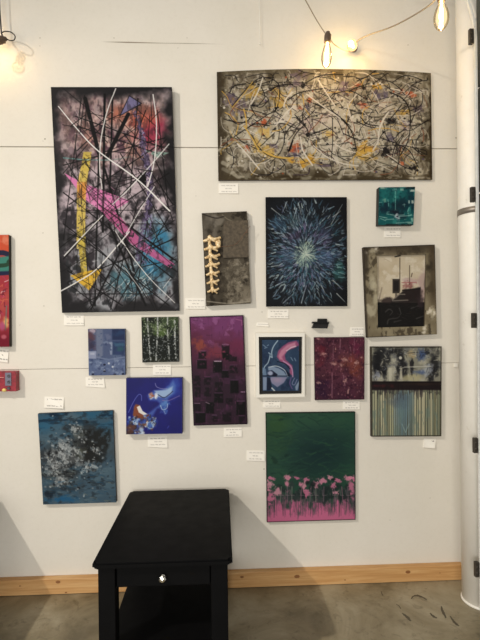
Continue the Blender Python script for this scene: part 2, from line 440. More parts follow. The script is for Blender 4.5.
a.z(45, 80, 6.857); a.poly([(262, 490), (318, 490), (300, 617), (245, 617)], (216, 190, 84), .9, tex=.15)
a.z(40, 75, 2.56)
for _ in range(90):
    y = a.uni(200, 545); x = 118-(y-200)*.045+a.uni(-9, 9)
    if y > 500: x = a.uni(90, 150)
    a.line([(x, y), (x+a.uni(-6, 6), y+a.uni(-4, 4))], .45, a.pick([(90, 72, 24), (60, 48, 20), (246, 220, 120)]), .8)
for p, q in [((112, 210), (128, 245)), ((96, 300), (120, 330)), ((98, 380), (122, 360)), ((92, 430), (120, 445)), ((98, 240), (125, 210)), ((100, 480), (122, 470))]: a.line([p, q], .7, BK, .9)
a.z(110, 80, 6.857)
a.poly([(130, 108), (214, 160), (66, 244)], (126, 120, 164), .95)
for p, q in [((130, 108), (214, 160)), ((214, 160), (66, 244)), ((66, 244), (130, 108))]: a.line([p, q], .8, BK, .85)
for c0, w0, al in [((86, 72, 104), 5.6, .85), ((140, 126, 160), 2.2, .55)]:
    a.z(110, 80, 6.857); a.line([(165, 205), (190, 270), (215, 370), (225, 480), (262, 600)], w0, c0, al, curve=True, dry=.35)
    a.z(40, 75, 2.56); a.line([(262, 150), (272, 210), (283, 280), (275, 340), (262, 400), (250, 470)], w0, c0, al, curve=True, dry=.35)
for _ in range(80):
    t = a.uni(0, 1); y = 130+t*350; x = 255+25*math.sin(t*2.6)+a.uni(-9, 9)
    a.line([(x, y), (x+a.uni(-6, 6), y+a.uni(2, 9))], .55, a.pick([BK, (60, 48, 84), (176, 164, 200), (90, 70, 120)]), .85)
a.poly([(268, 192), (330, 198), (300, 212)], (150, 186, 172), .8, tex=.3)
a.line([(60, 211), (110, 216), (180, 217)], 1.3, (116, 172, 170), .75, 1); a.line([(180, 218), (230, 208)], 1.4, (150, 156, 152), .7)
a.z(40, 75, 2.56)
a.lay(np.clip((a.fbm(3, 6, 3)-.6)*5, 0, 1)*np.clip((ed-8)/8, 0, 1), (34, 30, 34), .35)
for p, q, w in seg: a.line([p, q], w*.55, BK, .62, soft=.6)
for _ in range(24):
    x, y = a.uni(70, 330), a.uni(70, 590); an = a.pick([-.7, .75, 1.5, .25, -.35, 1.1])+a.uni(-.15, .15); l = a.uni(25, 90)
    a.line([(x-l*math.cos(an), y-l*math.sin(an)), (x+l*math.cos(an), y+l*math.sin(an))], a.uni(.4, .8), BK, .8)
for _ in range(90):
    t = a.uni(0, 1); y = 130+t*350; x = 255+25*math.sin(t*2.6)+a.uni(-9, 9)
    a.line([(x, y), (x+a.uni(-6, 6), y+a.uni(2, 8))], .6, a.pick([(150, 136, 182), (104, 86, 140), (190, 176, 212), (124, 106, 158), BK]), .85)
WH = (240, 237, 234)
def wl(c, pts, w, al=.95, w2=None, crv=True):
    a.z(*c); a.line(pts, w*.7, WH, min(al*1.05, 1), w2 and w2*.7, .55, .0006, crv)
wl((40, 75, 2.56), [(47, 80), (95, 138), (150, 195), (250, 268), (332, 347)], 1.2, w2=2.2)
wl((40, 75, 2.56), [(193, 35), (172, 90), (156, 160), (152, 230), (158, 290)], 1.5, .85)
wl((40, 75, 2.56), [(289, 50), (297, 110), (297, 170), (290, 230), (275, 285)], 1.5, .9)
wl((40, 75, 2.56), [(292, 285), (255, 345), (220, 405)], 1.2, .85)
wl((40, 75, 2.56), [(330, 176), (290, 222), (232, 285), (185, 330)], 1.3, .85)
wl((40, 75, 2.56), [(160, 358), (115, 405), (62, 462)], 1.3)
wl((40, 75, 2.56), [(228, 400), (190, 445), (140, 500), (90, 532), (53, 553)], 1.5)
wl((40, 75, 2.56), [(210, 425), (240, 470), (285, 525), (345, 583)], 1.3, w2=.8)
wl((40, 75, 2.56), [(190, 395), (212, 432)], 1.2, .8); wl((40, 75, 2.56), [(215, 492), (262, 555)], 1, .75)
wl((40, 75, 2.56), [(334, 520), (315, 545)], .9, .7); wl((40, 75, 2.56), [(93, 95), (108, 128)], .7, .5)
for _ in range(60): wl((40, 75, 2.56), [(x := a.uni(80, 320), y := a.uni(90, 580)), (x+a.uni(-14, 14), y+a.uni(-12, 12))], .6, .5, crv=False)
a.z(40, 75, 2.56)
for _ in range(34):
    x, y = a.uni(80, 320), a.uni(90, 570); an = a.pick([-.7, .75, 1.5, .25, -.35, 1.1])+a.uni(-.2, .2); l = a.uni(15, 50)
    a.line([(x-l*math.cos(an), y-l*math.sin(an)), (x+l*math.cos(an), y+l*math.sin(an))], a.uni(.5, 1), BK, .85)
painting('abstract_painting', a, 'large tall charcoal canvas with yellow, pink and purple arrows crossed by white lines', .024, (38, 36, 38), tilt=.018)

# ---- wide dripped panel
a = Art([(216.8, 72), (430.9, 73), (432.3, 179.5), (218.3, 180.2)], 12, 2.6)
n1 = a.fbm(24, 16, o=5); n2 = a.fbm(8, o=4)
a.fill((150, 138, 116)); a.lay((n1-.3)*1.8, (196, 186, 162), .85); a.lay(np.clip((n2-.58)*5, 0, 1), (112, 100, 82), .7)
a.lay(np.clip(1.2-np.hypot((a.U-.5)/.42, (a.V-.55)/.36), 0, 1)*(.3+n2), (216, 206, 184), .85)
a.lay(np.clip((a.fbm(3.5, o=3)-.56)*5, 0, 1), (238, 230, 214), .4); a.lay(np.clip((a.fbm(3, o=3)-.64)*6, 0, 1), (86, 76, 64), .7)
ed = a.edge(); rim = np.clip((9-ed+(a.fbm(16)-.5)*18)/7, 0, 1)
a.lay(rim, (84, 72, 50), .95); a.lay(rim*np.clip((a.fbm(7, 5)-.5)*5, 0, 1), (150, 142, 122), .8)
a.lay(np.clip(1-a.V/.16, 0, 1)*np.clip((a.fbm(24, 4)-.4)*4, 0, 1), (128, 116, 92), .75)
a.lay(np.clip((a.V-.9)*12, 0, 1)*np.clip((a.fbm(24, 5)-.42)*4, 0, 1), (72, 58, 36), .95)
a.lay(np.clip((a.U-.955)*30, 0, 1)*np.clip((a.fbm(5, 22)-.35)*4, 0, 1), (70, 56, 36), .95)
a.lay(np.clip((.045-a.U)*30, 0, 1), (78, 66, 48), .9)
a.z(0, 0, 1)
for _ in range(150):     # broad cream smears
    x, y = a.uni(222, 428), a.uni(78, 176); e = min(x-217, 431-x, y-70, 180-y)
    if 22 < e: continue
    an = a.uni(0, 6.28) if e > 10 else (math.pi/2+a.uni(-.5, .5) if min(x-217, 431-x) < min(y-70, 180-y) else a.uni(-.6, .6))
    a.dab(x, y, an, a.uni(8, 20), a.uni(1.5, 4.5), a.pick([(186, 178, 156), (204, 196, 176), (150, 142, 124), (120, 108, 86)]), .6, a.uni(-.7, .7), 1.2)
for _ in range(150):     # curling bristle marks round the margin
    x, y = a.uni(220, 430), a.uni(76, 178); e = min(x-217, 431-x, y-70, 180-y)
    if e > 20: continue
    an = a.uni(0, 6.28); p = [(x, y)]; tn = a.uni(-.9, .9)
    for _ in range(4):
        l = a.uni(2, 5); an += tn; x += l*math.cos(an); y += l*math.sin(an)
        p.append((min(max(x, 219), 430), min(max(y, 74), 178)))
    a.line(p, a.uni(.8, 2.6), a.pick([(206, 198, 178), (188, 180, 158), (170, 162, 142), (92, 78, 56), (78, 64, 44)]), a.uni(.4, .8), a.uni(.3, 1), .8, .0003, True, .25)
def sp(c, pts, w, col, al=.92, w2=None, ht=.0007): a.z(*c); a.line(pts, w*(.62 if col == K else .78), col, al, w2, .5, ht, True)
A1, A2, A3, A4, A5, A6 = (212, 62, 6), (284, 62, 6), (356, 62, 6), (212, 120, 6), (284, 120, 6), (356, 120, 6)
K = (26, 22, 24)
def bl(c, x, y, rx, ry, col, al=.85): a.z(*c); a.blob(x, y, rx*.8, ry*.8, col, al*.9, a.uni(-.6, .6), .9, 1.25)
for c, x, y, rx, ry in [(A1, 240, 190, 45, 35), (A1, 412, 225, 40, 50), (A1, 140, 270, 18, 40), (A4, 300, 75, 35, 35), (A4, 352, 200, 45, 30), (A4, 270, 170, 30, 50), (A5, 110, 250, 70, 26), (A5, 262, 95, 26, 22), (A6, 68, 178, 48, 48), (A6, 30, 215, 40, 30), (A3, 118, 160, 26, 20), (A3, 275, 315, 50, 14), (A5, 462, 190, 26, 40)]:
    bl(c, x, y, rx, ry, a.pick([(232, 172, 44), (214, 170, 70), (226, 184, 90)]), .85)
for c, x, y, rx, ry in [(A2, 422, 155, 18, 34), (A2, 465, 272, 22, 18), (A2, 88, 290, 14, 14), (A5, 65, 178, 34, 34), (A4, 213, 172, 18, 20), (A3, 310, 195, 50, 14), (A6, 275, 265, 20, 10), (A3, 35, 270, 18, 14), (A1, 310, 365, 16, 24), (A2, 150, 245, 16, 14)]:
    bl(c, x, y, rx, ry, a.pick([(206, 84, 40), (190, 92, 60), (216, 104, 60)]), .85)
for c, x, y, rx, ry in [(A1, 112, 225, 34, 34), (A1, 160, 275, 36, 40), (A2, 362, 165, 34, 36), (A2, 132, 285, 22, 24), (A3, 140, 208, 34, 28), (A3, 370, 285, 24, 30), (A5, 235, 275, 40, 12), (A5, 60, 210, 40, 20), (A3, 295, 380, 26, 24), (A6, 205, 120, 28, 22), (A2, 80, 120, 50, 36), (A6, 120, 185, 24, 14), (A4, 370, 165, 20, 26)]:
    bl(c, x, y, rx, ry, a.pick([(98, 80, 104), (84, 74, 108), (120, 98, 120)]), .75)
for c, x, y, rx, ry in [(A5, 330, 150, 60, 40), (A3, 170, 280, 40, 34), (A2, 300, 380, 60, 20), (A4, 420, 20, 60, 30), (A1, 420, 340, 60, 20), (A2, 60, 290, 40, 20)]: bl(c, x, y, rx, ry, (222, 208, 190), .7)
PINK = (206, 176, 168)
for c, x, y, rx, ry in [(A2, 250, 345, 60, 26), (A5, 120, 60, 60, 30), (A6, 300, 45, 28, 26)]: bl(c, x, y, rx, ry, PINK, .6)
a.z(0, 0, 1)
for i in range(330):       # random thrown curves
    x, y = a.uni(226, 422), a.uni(80, 170); an = a.uni(0, 6.28); p = [(x, y)]; tn = a.uni(-.5, .5)
    for _ in range(4):
        l = a.uni(3, 11); an += tn+a.uni(-.3, .3); x += l*math.cos(an); y += l*math.sin(an)*.8
        p.append((min(max(x, 221), 427), min(max(y, 76), 175)))
    col = a.pick([(30, 26, 26)]*5+[(214, 204, 188)]*3+[(74, 56, 70), (226, 178, 70), (96, 84, 68), (150, 90, 60)])
    a.line(p, a.uni(.35, .9), col, .85, None, .5, .0005, True)
for i in range(130):
    a.blob(a.uni(224, 424), a.uni(78, 174), r_ := a.uni(.4, 1.2), r_*a.uni(.6, 1.2), a.pick([(28, 24, 26)]*4+[(228, 220, 206)]*3+[(180, 90, 50), (100, 84, 110)]), .9)
K = (26, 22, 24); WT = (226, 216, 200)
for c, p, w in [(A1, [(118, 272), (190, 185), (290, 108), (395, 150), (385, 285), (330, 325), (220, 392)], 1.4), (A1, [(345, 185), (400, 155), (480, 150)], 1.6), (A1, [(268, 190), (330, 230), (340, 300)], 1),
                (A1, [(95, 320), (130, 360), (200, 370)], 1.1), (A1, [(105, 190), (130, 150), (200, 140)], 1.6), (A1, [(225, 260), (290, 280), (330, 245)], 1.3), (A1, [(230, 280), (260, 330)], 1.3),
                (A2, [(20, 240), (90, 200), (240, 175)], 1.5), (A2, [(120, 145), (220, 100), (350, 95)], 1.4), (A2, [(80, 65), (110, 80), (170, 90)], 1.2), (A2, [(285, 210), (390, 190), (480, 232)], 1.3), (A2, [(180, 265), (290, 315), (385, 390)], 1.7),
                (A2, [(70, 165), (72, 280)], .9), (A2, [(180, 300), (120, 360)], 1.1), (A2, [(60, 330), (125, 390)], 1.4), (A3, [(0, 132), (60, 105), (112, 68)], 1.5), (A3, [(195, 190), (280, 230), (320, 300), (322, 395)], 1.8), (A3, [(272, 262), (235, 310), (200, 350)], 1.4),
                (A3, [(320, 300), (390, 260), (400, 190)], 1.2), (A3, [(330, 390), (400, 370), (470, 330)], 1), (A3, [(20, 340), (60, 380), (130, 392)], 1.6), (A3, [(290, 190), (340, 150), (395, 180)], 1), (A4, [(130, 105), (190, 65), (260, 30), (340, 42)], 1.5),
                (A4, [(400, 40), (430, 100), (410, 190), (345, 262)], 1.2), (A4, [(270, 160), (330, 215), (430, 240)], 1.3), (A4, [(100, 0), (160, 30), (200, 10)], 1.2), (A4, [(480, 130), (460, 190)], 2), (A5, [(20, 192), (60, 100), (125, 30)], 1.5), (A5, [(70, 0), (130, 60), (150, 95), (250, 62)], 1.7),
                (A5, [(284, 0), (286, 120), (278, 240)], 1.2), (A5, [(335, 0), (400, 80), (430, 190)], 1.5), (A5, [(165, 140), (200, 190), (255, 220)], 1.3), (A5, [(350, 90), (420, 120)], 1.6), (A6, [(325, 0), (312, 120), (262, 215)], 1.4), (A6, [(150, 115), (250, 150), (320, 190), (372, 285)], 1.4),
                (A6, [(200, 230), (270, 275), (335, 300)], 1.2), (A6, [(0, 20), (60, 45), (110, 55)], 1.4), (A6, [(280, 60), (330, 65), (430, 0)], 1), (A6, [(0, 130), (60, 120), (130, 115)], 1), (A6, [(245, 215), (240, 100), (300, 60)], 1.1)]:
    sp(c, p, w, K)
for c, x, y, r_ in [(A5, 132, 95, 16), (A5, 20, 190, 12), (A1, 240, 262, 13), (A1, 378, 290, 13), (A3, 70, 122, 7), (A3, 40, 168, 14), (A6, 398, 52, 8), (A3, 112, 70, 9), (A1, 288, 106, 9), (A5, 255, 150, 8), (A6, 160, 80, 10), (A3, 210, 365, 24), (A5, 420, 180, 14), (A4, 305, 100, 10), (A4, 130, 225, 7), (A6, 180, 195, 26), (A6, 345, 290, 18), (A2, 110, 155, 16)]: bl(c, x, y, r_, r_, K, .95)
for c, p, w in [(A2, [(200, 130), (250, 205), (300, 278)], 1.5), (A2, [(130, 210), (220, 275), (330, 350)], 1.6), (A5, [(93, 110), (108, 190), (165, 275)], 2), (A5, [(170, 160), (250, 225), (350, 265), (440, 278)], 1.5), (A1, [(300, 110), (272, 190), (230, 262)], 1.7), (A1, [(475, 200), (440, 235), (425, 280)], 2),
                (A1, [(470, 290), (420, 340), (378, 392)], 1.5), (A3, [(190, 310), (160, 355), (140, 400)], 1.9), (A6, [(160, 0), (135, 70), (128, 130), (98, 185)], 2), (A4, [(150, 145), (205, 205), (280, 296)], 1.7), (A3, [(205, 170), (260, 180)], 1.6), (A2, [(375, 270), (400, 365)], 1.4), (A2, [(430, 210), (385, 260)], 1.2),
                (A4, [(370, 30), (430, 15)], 2), (A5, [(300, 150), (350, 180), (420, 200)], 1.5), (A4, [(180, 50), (280, 100)], .8), (A2, [(0, 320), (50, 280)], 1.8), (A6, [(180, 210), (240, 245)], 1)]:
    sp(c, p, w, WT)
for c, p, w in [(A1, [(188, 290), (200, 340), (205, 396)], 1.8), (A4, [(190, 40), (235, 110), (280, 190)], 1.7), (A4, [(300, 190), (380, 225), (480, 235)], 2.2), (A1, [(120, 275), (180, 210), (240, 130)], 1), (A6, [(0, 215), (50, 200)], 2), (A1, [(395, 180), (392, 260)], .9)]: sp(c, p, w, (222, 180, 84))
painting('drip_painting', a, 'wide landscape panel of dripped black, cream and yellow paint under the string light', .016, (66, 56, 44), bow=3.6, relief=.0008)

# ---- narrow dark panel with gilded vertebrae
a = Art([(201.7, 213.2), (246.8, 211.2), (250.9, 303.4), (206.2, 306.1)], 13)
a.fill((84, 76, 64)); a.lay((a.fbm(14)-.35)*2, (104, 96, 82), .8); a.lay(np.clip((a.fbm(5)-.6)*5, 0, 1), (52, 46, 38), .8)
a.z(196, 205, 6.1)
a.lay(np.clip((a.V-.5)*6, 0, 1)*np.clip((a.U-.4)*6, 0, 1)*(a.fbm(9)*1.5-.1), (148, 138, 120), .8)
a.lay(np.clip((.5-a.V)*5, 0, 1)*np.clip((.45-a.U)*6, 0, 1)*(a.fbm(6, 12)*1.4-.2), (132, 124, 112), .7)
a.blob(130, 100, 35, 25, (150, 142, 130), .6, .3, 1, .8); a.line([(160, 60), (200, 90), (270, 110), (300, 130)], 1.2, (150, 140, 120), .6, curve=True)
a.line([(40, 55), (120, 80), (170, 70)], 1.2, (54, 48, 44), .8, curve=True)
a.line([(68, 588), (200, 600), (328, 588)], 1.1, (176, 168, 152), .7, curve=True)
for _ in range(70): a.dab(a.uni(160, 320), a.uni(345, 590), a.uni(0, 6.28), a.uni(10, 40), .9, a.pick([(150, 140, 122), (72, 64, 52), (168, 158, 140)]), .35, a.uni(-.6, .6))
for _ in range(60): a.blob(a.uni(160, 320), a.uni(345, 590), a.uni(4, 16), a.uni(4, 14), a.pick([(158, 148, 130), (66, 58, 47), (176, 166, 148), (120, 110, 94)]), .5, 0, 1, 1.2)
root, fr = painting('relief_panel', a, 'narrow dark brown panel with a gilded spine running down one side', .03, (36, 31, 26), M_matte, relief=.0012)
def on(x, y, Y=-.034, c=(196, 205, 6.1)): return at(c[0]+x/c[2], c[1]+y/c[2], Y)
M_gold, nt, b = mat('gilded_cream', rough=.38, metal=.15)
k = ramp(nt, noise(nt, 70, 4, .6, coords(nt)).outputs['Fac'], [(.3, L(176, 136, 84)), (.5, L(226, 198, 150)), (.75, L(244, 228, 196))])
nt.links.new(k, b.inputs['Base Color'])
bm = bmesh.new()
p0, p1 = on(80, 195), on(100, 530)
for i in range(7):      # one bone every step down the spine
    t = i/6; y = 205+t*310; cx = 84+16*t; s = 1-.25*t
    q = bmesh.new()
    bmesh.ops.create_icosphere(q, subdivisions=2, radius=1)
    c = on(cx, y, -.038)
    for v in q.verts: v.co = Vector((c.x+v.co.x*.0125*s, c.y+v.co.y*.011, c.z+v.co.z*.0215))
    merge(bm, q)
    for (dx, dy, sx, r_) in [(-38, 16, -1, .0075), (66*(1-.2*t), -6, 1, .0082), (50*(1-.2*t), 24, 1, .006)]:
        e = on(cx+dx*s, y+dy, -.036); m_ = on(cx+dx*.5*s, y+dy*.25+6, -.041)
        add_tube(bm, catmull([c, m_, e], 5), [r_*1.5*s]*3+[r_*1.2*s]*4+[r_*s]*4, 8)
add_tube(bm, [on(80, 190, -.036), on(86, 300, -.036), on(93, 420, -.036), on(100, 530, -.036)], .009, 10)
q = bmesh.new(); bmesh.ops.create_uvsphere(q, u_segments=12, v_segments=8, radius=1); c = on(135, 232, -.038)
for v in q.verts: v.co = Vector((c.x+v.co.x*.016, c.y+v.co.y*.008, c.z+v.co.z*.022))
merge(bm, q)
tag(bm_obj('spine_ornament', bm, M_gold, root, True, root.location), 'gilded cream spine')
M_plate = edge_mat('dark_umber_plate', (84, 74, 60))
bm = bmesh.new(); pts = [on(168, 98, -.037), on(318, 92, -.037), on(322, 318, -.037), on(166, 322, -.037)]
vs = [bm.verts.new(p) for p in pts]+[bm.verts.new(p+Vector((0, .0065, 0))) for p in pts]
bm.faces.new(vs[:4]); [bm.faces.new((vs[k], vs[k+4], vs[(k+1) % 4+4], vs[(k+1) % 4])) for k in range(4)]
bm_obj('raised_plate', bm, M_plate, root, False, root.location)
bm = bmesh.new(); add_tube(bm, catmull([on(150, 255, -.036), on(240, 240, -.046), on(300, 170, -.046), on(330, 128, -.05)], 6), .0011, 6)
add_tube(bm, [on(300, 170, -.046), on(318, 165, -.048)], .0011, 6)
bm_obj('wire_sprig', bm, mat('rusty_wire', L(104, 72, 50), .6)[0], root, True, root.location)

# ---- radial burst
a = Art([(265.7, 197.1), (346.8, 197.1), (347.4, 306.2), (266.3, 306.5)], 14, 2.8)
a.fill((27, 30, 36)); a.z(260, 190, 5.217)
cx, cy = 235, 335
a.lay(np.clip(1.25-np.hypot((a.U-.48)/.5, (a.V-.52)/.5), 0, 1)*a.fbm(12), (70, 96, 120), .8)
for i in range(2300):
    an = a.uni(0, 6.283); t = a.uni(.02, 1)**.75; R = 300*t
    x, y = cx+R*math.cos(an)*.8, cy+R*math.sin(an)
    if t > .8 and a.uni(0, 1) < .55: continue
    if t < .25: cols = [(150, 176, 168), (176, 196, 178), (110, 134, 140), (60, 74, 88)]
    elif t < .6: cols = [(88, 114, 146), (110, 138, 160), (150, 166, 182), (74, 92, 122), (120, 112, 146), (60, 112, 126), (40, 50, 64), (142, 160, 174), (34, 40, 50)]
    else: cols = [(74, 108, 128), (96, 122, 138), (140, 160, 172), (80, 100, 124), (70, 78, 104), (30, 34, 40), (30, 34, 40), (168, 184, 186), (56, 96, 110), (24, 26, 32)]
    a.dab(x, y, an+a.uni(-.5, .5)*(t+.25), a.uni(14, 34)*(.5+t*.7), a.uni(.5, 1.6), a.pick(cols), a.uni(.55, .95), a.uni(-.35, .35), .5, .0006)
for x, y, rx, ry, c in [(110, 185, 40, 35, (84, 124, 160)), (350, 350, 45, 45, (92, 118, 160)), (415, 420, 26, 40, (64, 142, 136)), (140, 340, 40, 30, (90, 112, 142)), (170, 240, 40, 20, (86, 62, 92)), (330, 250, 40, 40, (78, 72, 106)), (180, 160, 24, 40, (104, 130, 138))]:
    a.blob(x, y, rx, ry, c, .42, 0, .8, .8)
for p in [[(370, 180), (430, 75)], [(60, 95), (110, 135)], [(340, 200), (385, 180)], [(110, 290), (50, 300)], [(405, 320), (430, 322)], [(300, 280), (360, 240)], [(190, 95), (175, 150)], [(80, 500), (130, 475)], [(120, 590), (180, 535)], [(215, 590), (240, 500)], [(270, 520), (290, 480)], [(320, 500), (340, 540)], [(380, 470), (430, 520)], [(400, 540), (450, 590)], [(70, 555), (110, 500)], [(140, 60), (120, 110)], [(200, 70), (215, 130)], [(380, 140), (420, 110)], [(60, 400), (110, 390)]]:
    a.line(p, a.uni(.7, 1.2), a.pick([(170, 184, 192), (146, 166, 180), (186, 194, 192)]), .75, .4, .6, .0008)
for i in range(70):
    an = a.uni(0, 6.283); R = a.uni(4, 50); a.line([(cx+R*.2*math.cos(an), cy+R*.2*math.sin(an)), (cx+R*math.cos(an), cy+R*math.sin(an))], .7, a.pick([(186, 204, 186), (150, 176, 170), (206, 214, 200)]), .7, .4)
ed = a.edge(); a.lay(np.clip((3.5-ed+(a.fbm(5)-.5)*6)/3, 0, 1), (24, 25, 30), .85)
painting('burst_painting', a, 'portrait canvas of blue and teal strokes bursting from a pale centre', .018, (27, 28, 32), M_satin, relief=.001)

# ---- small deep teal square
a = Art([(378.9, 187.3), (415.1, 186.8), (413.4, 224.8), (378.2, 225.1)], 15, 3)
a.z(370, 180, 9.6); a.fill((24, 106, 108)); a.lay((a.fbm(9)-.4)*2.5, (20, 70, 82), .9); a.lay(np.clip((a.fbm(5, 9)-.58)*5, 0, 1), (54, 146, 140), .8)
a.blob(330, 230, 80, 90, (24, 48, 64), .75, 0, 1, .8); a.blob(130, 260, 40, 40, (22, 50, 68), .8, 0, 1, .8); a.blob(240, 310, 50, 30, (30, 34, 50), .8, 0, 1, .6)
for p in [(170, 100, 60, 60), (130, 170, 30, 50), (300, 130, 50, 25)]: a.blob(*p, (36, 134, 132), .55, 0, 1, .9)
a.rect(90, 175, 155, 215, (132, 178, 160), .75, tex=.35); a.rect(100, 68, 165, 85, (176, 200, 184), .8, tex=.3); a.rect(180, 80, 260, 100, (110, 168, 160), .7, tex=.35); a.rect(290, 82, 340, 102, (160, 196, 182), .7, tex=.3); a.rect(380, 92, 430, 112, (196, 210, 200), .85, tex=.25)
a.line([(245, 110), (243, 280)], 1.1, (120, 190, 182), .75, .6); a.line([(172, 190), (180, 250)], .9, (120, 184, 178), .7)
for p in [[(90, 350), (160, 365)], [(160, 325), (240, 340), (330, 335)], [(280, 350), (400, 340)], [(150, 380), (230, 375)], [(250, 415), (360, 405)], [(100, 370), (150, 390)]]: a.line(p, .8, (150, 192, 184), .75)
a.line([(375, 265), (362, 300), (370, 345), (400, 330)], 1, (130, 196, 184), .7); a.rect(400, 195, 420, 225, (210, 216, 208), .9); a.rect(368, 195, 382, 225, (190, 204, 200), .8); a.rect(395, 365, 412, 418, (176, 206, 190), .75, tex=.2); a.rect(360, 400, 400, 425, (150, 190, 176), .7)
a.blob(262, 352, 22, 22, (196, 206, 210), .85, 0, 1.2, .8); a.blob(262, 350, 9, 9, (60, 60, 80), .9)
for _ in range(60): a.dab(a.uni(90, 420), a.uni(70, 425), a.pick([0, 1.57])+a.uni(-.2, .2), a.uni(10, 35), a.uni(.4, 1), a.pick([(20, 40, 56), (70, 150, 146), (20, 90, 96), (140, 186, 178), (16, 56, 70)]), .7)
a.rect(150, 420, 400, 436, (26, 44, 48), .8, tex=.3); a.rect(345, 62, 380, 85, (22, 48, 52), .8); a.rect(400, 62, 432, 82, (18, 44, 48), .8)
painting('small_painting', a, 'small deep teal square canvas above a price card, near the white pipe', .042, (30, 30, 28), M_satin)

# ---- picture with a distressed grey frame
fq = [(363.4, 247.2), (434.8, 244.6), (436.9, 334.3), (367.2, 337.7)]
iq = [(376.9, 255.7), (426.2, 254.3), (424.7, 326.3), (377.9, 327.6)]
a = Art(iq, 16, 3); a.z(360, 240, 5.854)
a.fill((212, 198, 172)); a.lay((a.fbm(12)-.4)*1.6, (198, 180, 150), .7); a.lay(np.clip((a.fbm(6)-.62)*5, 0, 1), (226, 216, 196), .7)
for p in [(370, 240, 26, 70), (355, 320, 30, 34), (300, 240, 50, 14)]: a.blob(*p, (190, 160, 160), .6, .2, 1, .8)
a.rect(98, 364, 385, 520, (38, 36, 35), 1, 1.2); a.blob(150, 355, 60, 16, (60, 48, 48), .85, 0, 1.3, .6); a.poly([(185, 355), (250, 300), (355, 275), (352, 366), (180, 366)], (44, 39, 39), .93, 1.4)
a.blob(300, 330, 55, 34, (54, 42, 43), .75, 0, 1, .8); a.blob(285, 265, 26, 18, (150, 84, 84), .7, 0, 1, .8); a.blob(360, 365, 25, 40, (70, 56, 60), .7, 0, 1, .8)
a.rect(190, 228, 232, 312, (64, 58, 54), .95); a.rect(198, 240, 226, 300, (46, 42, 40), .9, tex=.1); a.rect(205, 312, 218, 345, (90, 80, 74), .7)
a.line([(233, 105), (233, 300)], .8, (84, 72, 60), .9); a.line([(205, 98), (235, 92)], 1.2, (40, 36, 32), .9); a.line([(290, 150), (290, 260)], .8, (90, 78, 66), .85); a.line([(385, 190), (375, 260), (390, 330)], 1, (130, 116, 110), .7); a.line([(305, 195), (300, 215)], 1, (90, 70, 60), .8)
a.line([(245, 250), (330, 248)], 1, (176, 100, 100), .7); a.line([(190, 350), (232, 318), (262, 318)], 1.1, (150, 140, 128), .8); a.line([(190, 356), (280, 352)], 1.2, (146, 136, 126), .75); a.line([(250, 295), (350, 285)], 1.6, (40, 34, 36), .9)
a.line([(128, 280), (112, 350)], 1.3, (150, 136, 120), .7); a.line([(140, 110), (175, 125)], .5, (180, 166, 140), .7)
for p in [[(150, 420), (170, 405), (190, 420), (175, 440)], [(160, 490), (170, 465), (220, 455), (240, 430)], [(300, 400), (340, 385)], [(330, 460), (385, 440)], [(200, 480), (240, 470)], [(230, 400), (240, 430)]]: a.line(p, 1.3, (92, 90, 88), .65, .6, .8, 0, True)
for _ in range(40): a.dab(a.uni(110, 380), a.uni(375, 500), a.uni(-.5, .5), a.uni(10, 40), .8, a.pick([(28, 27, 27), (54, 52, 50), (66, 60, 60)]), .5)
root = empty('framed_painting', Vector(((fv := (at(*fq[2], -.03)+at(*fq[3], -.03))/2).x, 0, fv.z)))
tag(root, 'picture in a distressed grey frame showing a black boat shape on cream', 'framed picture', GP)
paint_front('painted_canvas', a, quad_pts(iq, -.018), M_satin, root)
slab('backing_board', quad_pts(iq, -.0145), .0143, M_plate, root)
def frame_part(name, oq, iq_, dep, iy, painter, m, root, thick=None):
    """four mitred rails whose face carries paint; oq / iq_: outer and inner corners TL TR BR BL"""
    O = [np.array(p) for p in oq]; I = [np.array(p) for p in iq_]
    co = []; cc = []; fa = []
    for k in range(4):
        o0, o1, i0, i1 = O[k], O[(k+1) % 4], I[k], I[(k+1) % 4]
        n, mm = 90, 20; base = len(co)
        for j in range(mm+1):
            for i in range(n+1):
                t, s = i/n, j/mm; p = (o0*(1-t)+o1*t)*(1-s)+(i0*(1-t)+i1*t)*s
                co.append(at(p[0], p[1], -dep)-root.location); cc.append(painter(p[0], p[1]))
        for j in range(mm):
            for i in range(n):
                b0 = base+j*(n+1)+i; fa.append((b0, b0+1, b0+n+2, b0+n+1))
        for (r0_, r1_, yy) in ((o0, o1, -.0002), (i0, i1, iy)):
            b0 = len(co)
            f0, f1 = at(r0_[0], r0_[1], -dep), at(r1_[0], r1_[1], -dep)
            for P in (f0, f1, Vector((f1.x, yy, f1.z)), Vector((f0.x, yy, f0.z))): co.append(P-root.location); cc.append(painter(r0_[0], r0_[1]) if r0_ is o0 else painter((r0_[0]+r1_[0])/2, (r0_[1]+r1_[1])/2))
            fa.append((b0, b0+1, b0+2, b0+3))
    me = bpy.data.meshes.new(name); me.from_pydata([tuple(c) for c in co], [], fa); me.update()
    at_ = me.attributes.new('paint', 'FLOAT_COLOR', 'POINT'); rg = np.ones((len(co), 4), np.float32); rg[:, :3] = lin(np.clip(np.array(cc), 0, 255))
    at_.data.foreach_set('color', rg.reshape(-1))
    b2 = bmesh.new(); b2.from_mesh(me); bmesh.ops.recalc_face_normals(b2, faces=b2.faces); b2.to_mesh(me); b2.free()
    return link(name, me, m, root)
fa_ = Art(fq, 26, 3); fa_.z(360, 240, 5.854); fa_.fill((112, 102, 82)); fa_.lay((fa_.fbm(10, 18)-.35)*2.2, (140, 130, 106), .8); fa_.lay(np.clip((fa_.fbm(4, 7)-.58)*6, 0, 1), (66, 58, 46), .85)
fa_.lay(np.clip((.1-fa_.V)*14, 0, 1), (58, 50, 40), .85); fa_.lay(np.clip((fa_.U-.86)*12, 0, 1)*np.clip((.75-fa_.V)*5, 0, 1), (66, 56, 42), .8)
